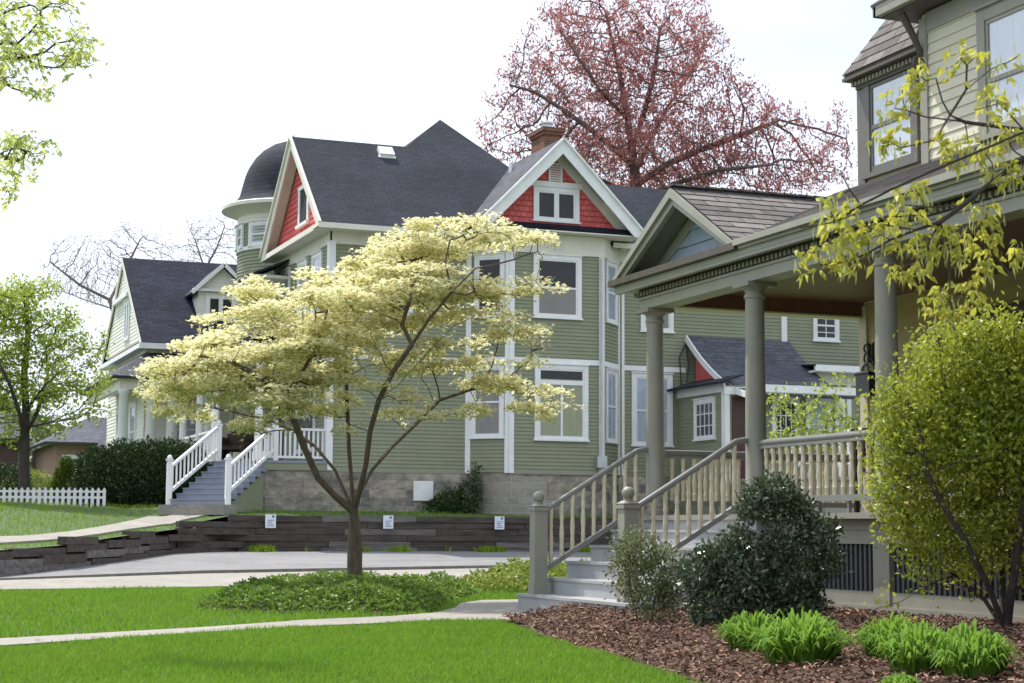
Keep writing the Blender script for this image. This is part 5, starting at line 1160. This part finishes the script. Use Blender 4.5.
# low flowering plants behind the steps
GCL=leafmat('groundcover_leaf',(.035,.10,.015),(.24,.37,.07),trans=.25,tcol=(.28,.44,.06),rough=.45,spec=.3)
def cover(name,label,poly,box,n,h,lsize,lm,zb=0,cat='ground cover',edge=.5):
    f_=pip(poly); X,Y=scatter(f_,box,n); P=np.array(poly); 
    # distance to the edge
    dm=np.full(len(X),9.)
    for i in range(len(P)):
        a=P[i];b=P[(i+1)%len(P)]; ab=b-a; tt=np.clip(((X-a[0])*ab[0]+(Y-a[1])*ab[1])/(ab@ab),0,1); dm=np.minimum(dm,np.hypot(X-a[0]-tt*ab[0],Y-a[1]-tt*ab[1]))
    hh=h*np.sqrt(np.clip(dm/edge,0,1))*(.82+.2*np.sin(X*3.1+Y*1.7)*np.sin(Y*2.6-X)+.12*np.sin(X*9)*np.sin(Y*8)); Z=zb+hh*(1-rng.random(len(X))**2.2*.9)+rng.normal(0,.012,len(X))
    n=len(X); C=np.stack([X,Y,np.maximum(Z,zb+.01)],1); k=4; C=np.repeat(C,k,0); D=rng.normal(size=(n*k,3)); D[:,2]=np.abs(D[:,2])*.4+.25
    V,Fc=leafset(C,D,rng.uniform(.6,1.2,n*k)*lsize,.5); return tag(npmesh(name,V,Fc,lm,rnd=np.repeat(rng.random(n),k)),label,cat,kind='stuff')
cover('ground_cover','glossy green pachysandra carpet around the foot of the dogwood',GC,(3,9,17.5,25.5),23000,.30,.058,GCL,edge=.45)
tag(grid('planting_soil',[3.3+.2*i for i in range(28)],[17.6+.2*i for i in range(40)],lambda x,y:.012,MULCHB,inside=lambda x,y:bool(ic(x,y))),kind='structure')
GC2=[(8.9,24.2),(9.3,23.2),(9.9,22.6),(11.2,23.2),(12.6,24.8),(12.6,27),(10.4,27),(9.0,25.6)]
cover('flowering_shrubs','loose yellow-green low shrubs with a few pink tips behind the concrete steps',GC2,(7.5,13,22,27.5),5200,.44,.085,YGL,edge=.6)
# large yellow-green shrub at the right
BUSHL=leafmat('euonymus_leaf',(.05,.105,.012),(.54,.56,.08),trans=.40,tcol=(.50,.58,.065),rough=.4,spec=.35)
tree('euonymus_shrub','large yellow-green shrub with dark fanning stems in front of the porch skirt',13.4,(1012,650),
 [[(1005,630,0)],[(1005,632,0),(985,600,.1),(955,575,.1),(925,555,.2),(905,540,.2)],[(1005,632,0),(990,590,-.2),(965,540,-.3),(940,500,-.3),(925,470,-.3)],[(1005,632,0),(1000,570,.2),(985,500,.3),(975,440,.3)],[(1005,632,0),(1015,570,-.2),(1025,500,-.2),(1030,420,0)],[(1012,600,0),(1040,560,.2),(1070,500,.2)],[(955,575,.1),(930,585,0),(900,602,0),(878,608,0)],[(985,600,.1),(990,540,.4),(1000,480,.6),(1005,420,.6)]],
 [(955,365,56,36),(922,420,52,45),(897,470,34,48),(925,548,34,22),(975,560,36,26),(1025,560,30,30),(975,450,70,55),(1010,380,50,55),(1040,440,60,80),(920,520,38,30),(965,520,50,30),(1010,520,40,35),(890,400,22,26),(995,335,40,20),(1050,360,40,50),(884,440,18,30),(955,340,30,16)],
 1000,.075,BUSHL,BARKD,33000,.047,.078,di=1.2,tip=.0042,cap=.055,bz=.05,minr=.011,asp=.9,leafat='both',ex=2.3,cat='shrub',dk=.085)
# rhododendron and the small boxwood
RHO=leafmat('dark_glossy_leaf',(.045,.07,.035),(.15,.19,.11),trans=.12,rough=.3,spec=.7)
def E3(L,d0,asp=.9):
    return pxell(L,d0,asp)
b_=at(762,634,14.9)
shrub('holly_shrub','large dark glossy-leaved shrub beside the porch steps','shrub',(b_.x,b_.y,.06),E3([(775,494,24,13),(756,508,18,11),(792,510,18,10),(818,532,20,13),(740,540,14,8),(778,548,20,14),(722,556,22,14),(700,575,20,18),(742,578,28,22),(790,580,30,22),(828,562,13,10),(716,604,30,20),(756,610,26,16),(800,606,24,14)],14.9,.95),15500,.056,RHO,spread=.035,nst=9,ratio=.45)
BXL=leafmat('olive_boxwood_leaf',(.10,.13,.05),(.26,.27,.12),trans=.3,rough=.4,spec=.5)
b_=at(645,622,16.0)
shrub('boxwood_shrub','thin olive-leaved shrub with bare twigs at the foot of the concrete steps','shrub',(b_.x,b_.y,.03),E3([(636,550,26,16),(662,570,22,24),(626,575,16,20),(650,600,22,14),(672,590,14,20)],15.8,.8),3600,.042,BXL,spread=.05,nst=10)
# daylily clumps
DLL=leafmat('daylily_leaf',(.08,.18,.022),(.19,.33,.045),trans=.42,tcol=(.27,.46,.06),rough=.65,spec=.12)
def daylily(px,py,wpx,hpx,lab):
    d=F*.87/max(py-531,40); p=onz(px,py,zm); d=(p-CAM).dot(fw); rw=wpx/F*d/2; hh=hpx/F*d
    t=thing('daylily_clump',lab,'plant',p,'daylily clumps in the mulch bed'); n=int(360+rw*620); VV=[];FF=[]
    for i in range(n):
        a=random.uniform(0,6.28); r0=rw*.72*math.sqrt(random.random()); bx,by=p.x+r0*math.cos(a),p.y+r0*math.sin(a); a2=a+random.gauss(0,.6); out=rw*random.uniform(.3,.8)*(.35+.8*r0/rw); H=hh*random.uniform(.5,1.1)*(1-.72*(r0/rw)**1.5); wd=random.uniform(.008,.0135)
        px_,py_=-math.sin(a2),math.cos(a2); pr=[]
        for k,(s,zf,wf) in enumerate(((0,0,.8),(.22,.48,1),(.5,.84,.9),(.8,1.0,.6),(1.12,.86+random.uniform(-.35,.2),.08))):
            cx,cy,cz=bx+math.cos(a2)*out*s*1.2,by+math.sin(a2)*out*s*1.2,p.z+H*zf; pr.append(((cx-px_*wd*wf,cy-py_*wd*wf,cz+.004),(cx+px_*wd*wf,cy+py_*wd*wf,cz+.004)))
        o=len(VV)
        for u,v in pr: VV+= [u,v]
        FF+=[(o+2*k,o+2*k+1,o+2*k+3,o+2*k+2) for k in range(4)]
    npmesh('leaves',np.array(VV),np.array(FF),DLL,t,rnd=np.repeat(rng.random(n),4))
for a in ((752,650,58,38,'smaller daylily clump half behind the big left clump, beside the dark shrub'),(800,663,90,52,'big daylily clump on the left of the mulch bed'),(893,658,66,42,'daylily clump farthest back in the right group'),(918,672,70,50,'middle daylily clump of the right group'),(973,677,74,52,'daylily clump nearest the shrub trunk in the right group'),(901,700,40,26,'small daylily tuft cut by the bottom edge of the photo')): daylily(*a)
# overhanging branches
MAPL=leafmat('young_maple_leaf',(.36,.40,.05),(.60,.58,.12),trans=.48,tcol=(.70,.68,.12),rough=.45,spec=.3)
def hangtree(name,label,d0,base,T,tips,lm,n_per,lsize,bark,tass=True):
    t=thing(name,label,'tree',base); seeds=traced([[Vector(base)]+[at(x,y,d0+dd) for x,y,dd in T[0]]]+[[at(x,y,d0+dd) for x,y,dd in pl] for pl in T[1:]])
    A=np.array([tuple(at(x,y-6,d0+dd)) for x,y,dd in tips]); N,Pn=colonize(A,seeds,.05,1.3,.055,60,bias=(0,0,.02)); r,ch=radii(N,Pn,.0033,2.25,.13)
    tubes_obj('branches',bark,t,N,Pn,r,ch,8)
    C=[];D=[];S=[]
    for p in A:
        for k in range(n_per):
            o=rng.normal(0,.028,3); a=rng.uniform(0,6.28); C.append(p+o); D.append((math.cos(a)*.75,math.sin(a)*.75,rng.uniform(-1.1,.15))); S.append(lsize*rng.uniform(.55,1.15))
    C=np.array(C);D=np.array(D);S=np.array(S)
    # each leaf is lobed: a middle blade and two side lobes
    VV=[]
    for ang,sc_ in ((0,1),(.75,.72),(-.75,.72)):
        Du=unit(D); sd_=unit(np.cross(Du,[[0,0,1.]])); D2=Du*math.cos(ang)+sd_*math.sin(ang); VV.append(leafset(C,D2,S*sc_,.42,upb=.97,droop=.25))
    V,Fc=merge(VV); npmesh('leaves',V,Fc,lm,t,rnd=np.tile(rng.random(len(C)),3))
    if tass:
        n=len(A)*6; k=rng.integers(0,len(A),n); C=A[k]+rng.normal(0,.03,(n,3)); D=rng.normal(0,.12,(n,3))+[[0,0,-1]]; V,Fc=leafset(C,D,rng.uniform(.04,.09,n),.10); npmesh('catkins',V,Fc,CATK,t,rnd=rng.random(n))
    return t
CATK=leafmat('pale_green_catkin',(.50,.52,.16),(.62,.60,.24),trans=.4)
T=[[(1300,300,0),(1180,120,0),(1100,110,0),(1024,158,0),(990,183,0),(963,205,0),(940,222,0),(915,230,0),(890,240,0),(868,253,0)],
 [(940,222,0),(958,206,.1),(925,207,.15),(905,205,.15)],[(915,230,0),(880,224,.1),(850,228,.1),(838,232,.1)],[(868,253,0),(845,262,0),(820,265,0)],
 [(1100,110,0),(1024,132,-.3),(975,153,-.3),(930,172,-.3),(890,190,-.3),(861,205,-.3),(835,222,-.3),(800,228,-.3)],[(861,205,-.3),(850,190,-.3),(842,175,-.3)],
 [(1100,100,.3),(1024,130,.3),(965,122,.3),(950,115,.3),(942,100,.3),(936,78,.3)],[(950,115,.3),(966,90,.3),(967,65,.3)],[(965,122,.3),(925,117,.3),(905,110,.3)],[(952,122,.3),(935,140,.3),(900,148,.3)],
 [(947,224,0),(949,250,0),(950,300,0),(955,330,0)],[(930,225,0),(928,245,.0),(927,260,0)],[(1100,150,.2),(1060,200,.2),(1024,290,.2),(985,245,.2),(975,235,.2)],
 [(966,90,.3),(980,78,.3),(990,70,.3)],[(1024,100,.3),(1000,103,.3),(975,110,.3)]]
tips=[(965,60,.3),(975,62,.3),(958,60,.3),(955,75,.3),(990,72,.3),(996,78,.3),(1020,62,.3),(918,78,.3),(905,88,.3),(925,88,.3),(895,102,.3),(898,112,.3),(888,120,.3),(910,105,.3),(915,95,.3),(890,140,.3),(905,140,.3),(885,150,.3),(898,155,.3),(880,145,.3),(940,140,.3),(950,150,.3),(960,145,.3),(945,160,.3),(955,165,.3),(970,150,.3),
 (985,105,.3),(995,100,.3),(1005,105,.3),(1015,115,.3),(1000,125,0),(1010,135,0),(990,135,0),(1020,145,0),(1005,150,0),(995,165,0),(1015,170,0),(1020,185,0),(1000,180,0),(1022,165,0),(985,150,0),(975,165,0),(1010,185,0),
 (832,205,-.3),(845,208,-.3),(825,215,-.3),(855,212,-.3),(835,222,-.3),(830,232,0),(842,235,0),(838,248,0),(828,245,0),(915,190,.15),(925,195,.15),(905,200,.15),(895,205,.15),(890,212,.15),(920,200,.15),(900,220,.1),(905,228,.1),(880,225,.1),(895,238,0),(885,245,0),(870,232,0),(865,245,0),(855,240,0),(875,252,0),(845,255,0),(835,262,0),(820,252,0),(810,258,0),(800,262,0),(815,265,0),(842,270,0),(850,270,0),(860,232,0),(848,232,0),(912,225,0),(900,250,0),(918,248,0),(910,255,0),(935,235,0),(945,232,0),(940,245,0),(955,240,0),(950,255,0),(960,262,0),(930,258,0),(925,265,0),(922,272,0),(900,278,0),(893,280,0),(905,282,0),(973,205,.2),(985,210,.2),(980,225,.2),(990,220,.2),(995,235,.2),(985,240,.2),(998,250,.2),(988,258,.2),(970,250,.2),(965,245,.2),(975,265,.2),(990,268,.2),(985,275,.2),(1020,252,.2),(1022,262,.2),(935,300,0),(945,295,0),(930,310,0),(960,295,0),(970,292,0),(975,305,0),(950,310,0),(955,320,0),(940,325,0),(968,315,0)]
b_=at(1300,560,8.2); hangtree('maple_tree','maple whose leafy yellow-green boughs hang in from the right edge',8.0,(b_.x,b_.y,.1),T,tips,MAPL,5,.062,BARKD)
T=[[(-160,300,0),(-150,100,0),(-60,60,0),(0,58,0),(25,58,0),(45,52,0),(55,44,0)],[(-60,60,0),(0,44,0),(18,43,0),(30,32,0),(40,20,0)],[(-100,90,0),(0,80,0),(12,88,0),(25,92,0)],[(25,58,0),(38,66,0),(55,68,0)],[(-90,70,0),(-10,20,0),(10,10,0),(30,5,0)],[(-110,100,0),(-20,150,0),(0,155,0),(20,160,0)],[(-110,110,0),(-30,180,0),(0,190,0)]]
rg=random.Random(5); tips=[]
for cx,cy,rx,ry,k in ((45,48,42,14,40),(80,50,18,18,18),(20,62,24,16,24),(75,68,14,8,9),(25,25,24,20,24),(60,10,16,8,10),(10,85,14,10,9),(38,97,13,6,10),(5,40,10,30,14),(35,155,20,12,16),(20,150,22,9,12),(5,165,14,12,12),(20,175,20,6,8),(5,195,10,12,9),(8,8,18,8,8)):
    for i in range(k): tips.append((cx+rx*rg.uniform(-1,1),cy+ry*rg.uniform(-1,1),rg.uniform(-.5,.5)))
LFT=leafmat('back_lit_lime_leaf',(.42,.50,.12),(.62,.66,.22),trans=.62,tcol=(.72,.80,.25))
b_=at(-170,560,14); hangtree('lime_tree','tree whose sparse lime-green leaf sprays reach in at the upper left corner',14.0,(b_.x,b_.y,0),T,tips,LFT,5,.06,BARKD,tass=False)
# woods low on the horizon, half added behind the camera for window reflections
WD=leafmat('far_wood_leaf',(.10,.15,.06),(.17,.21,.09),trans=.2)
n=44000; X=rng.uniform(-70,90,n); Y=rng.uniform(125,140,n); hh=6+3*np.sin(X*.21)+2*np.sin(X*.53+1); Z=1+rng.random(n)**.8*hh; h2=rng.random(n)<.5; Y=np.where(h2,-Y*.45,Y); Z=np.where(h2,1+rng.random(n)*(9+5*np.sin(X*.17)),Z); V,Fc=leafset(np.stack([X,Y,Z],1),rng.normal(size=(n,3)),rng.uniform(.6,1.2,n),.7)
tag(npmesh('distant_woods',V,Fc,WD,rnd=rng.random(n)),'low band of distant trees, with an unseen half added behind the camera','woods',kind='stuff')
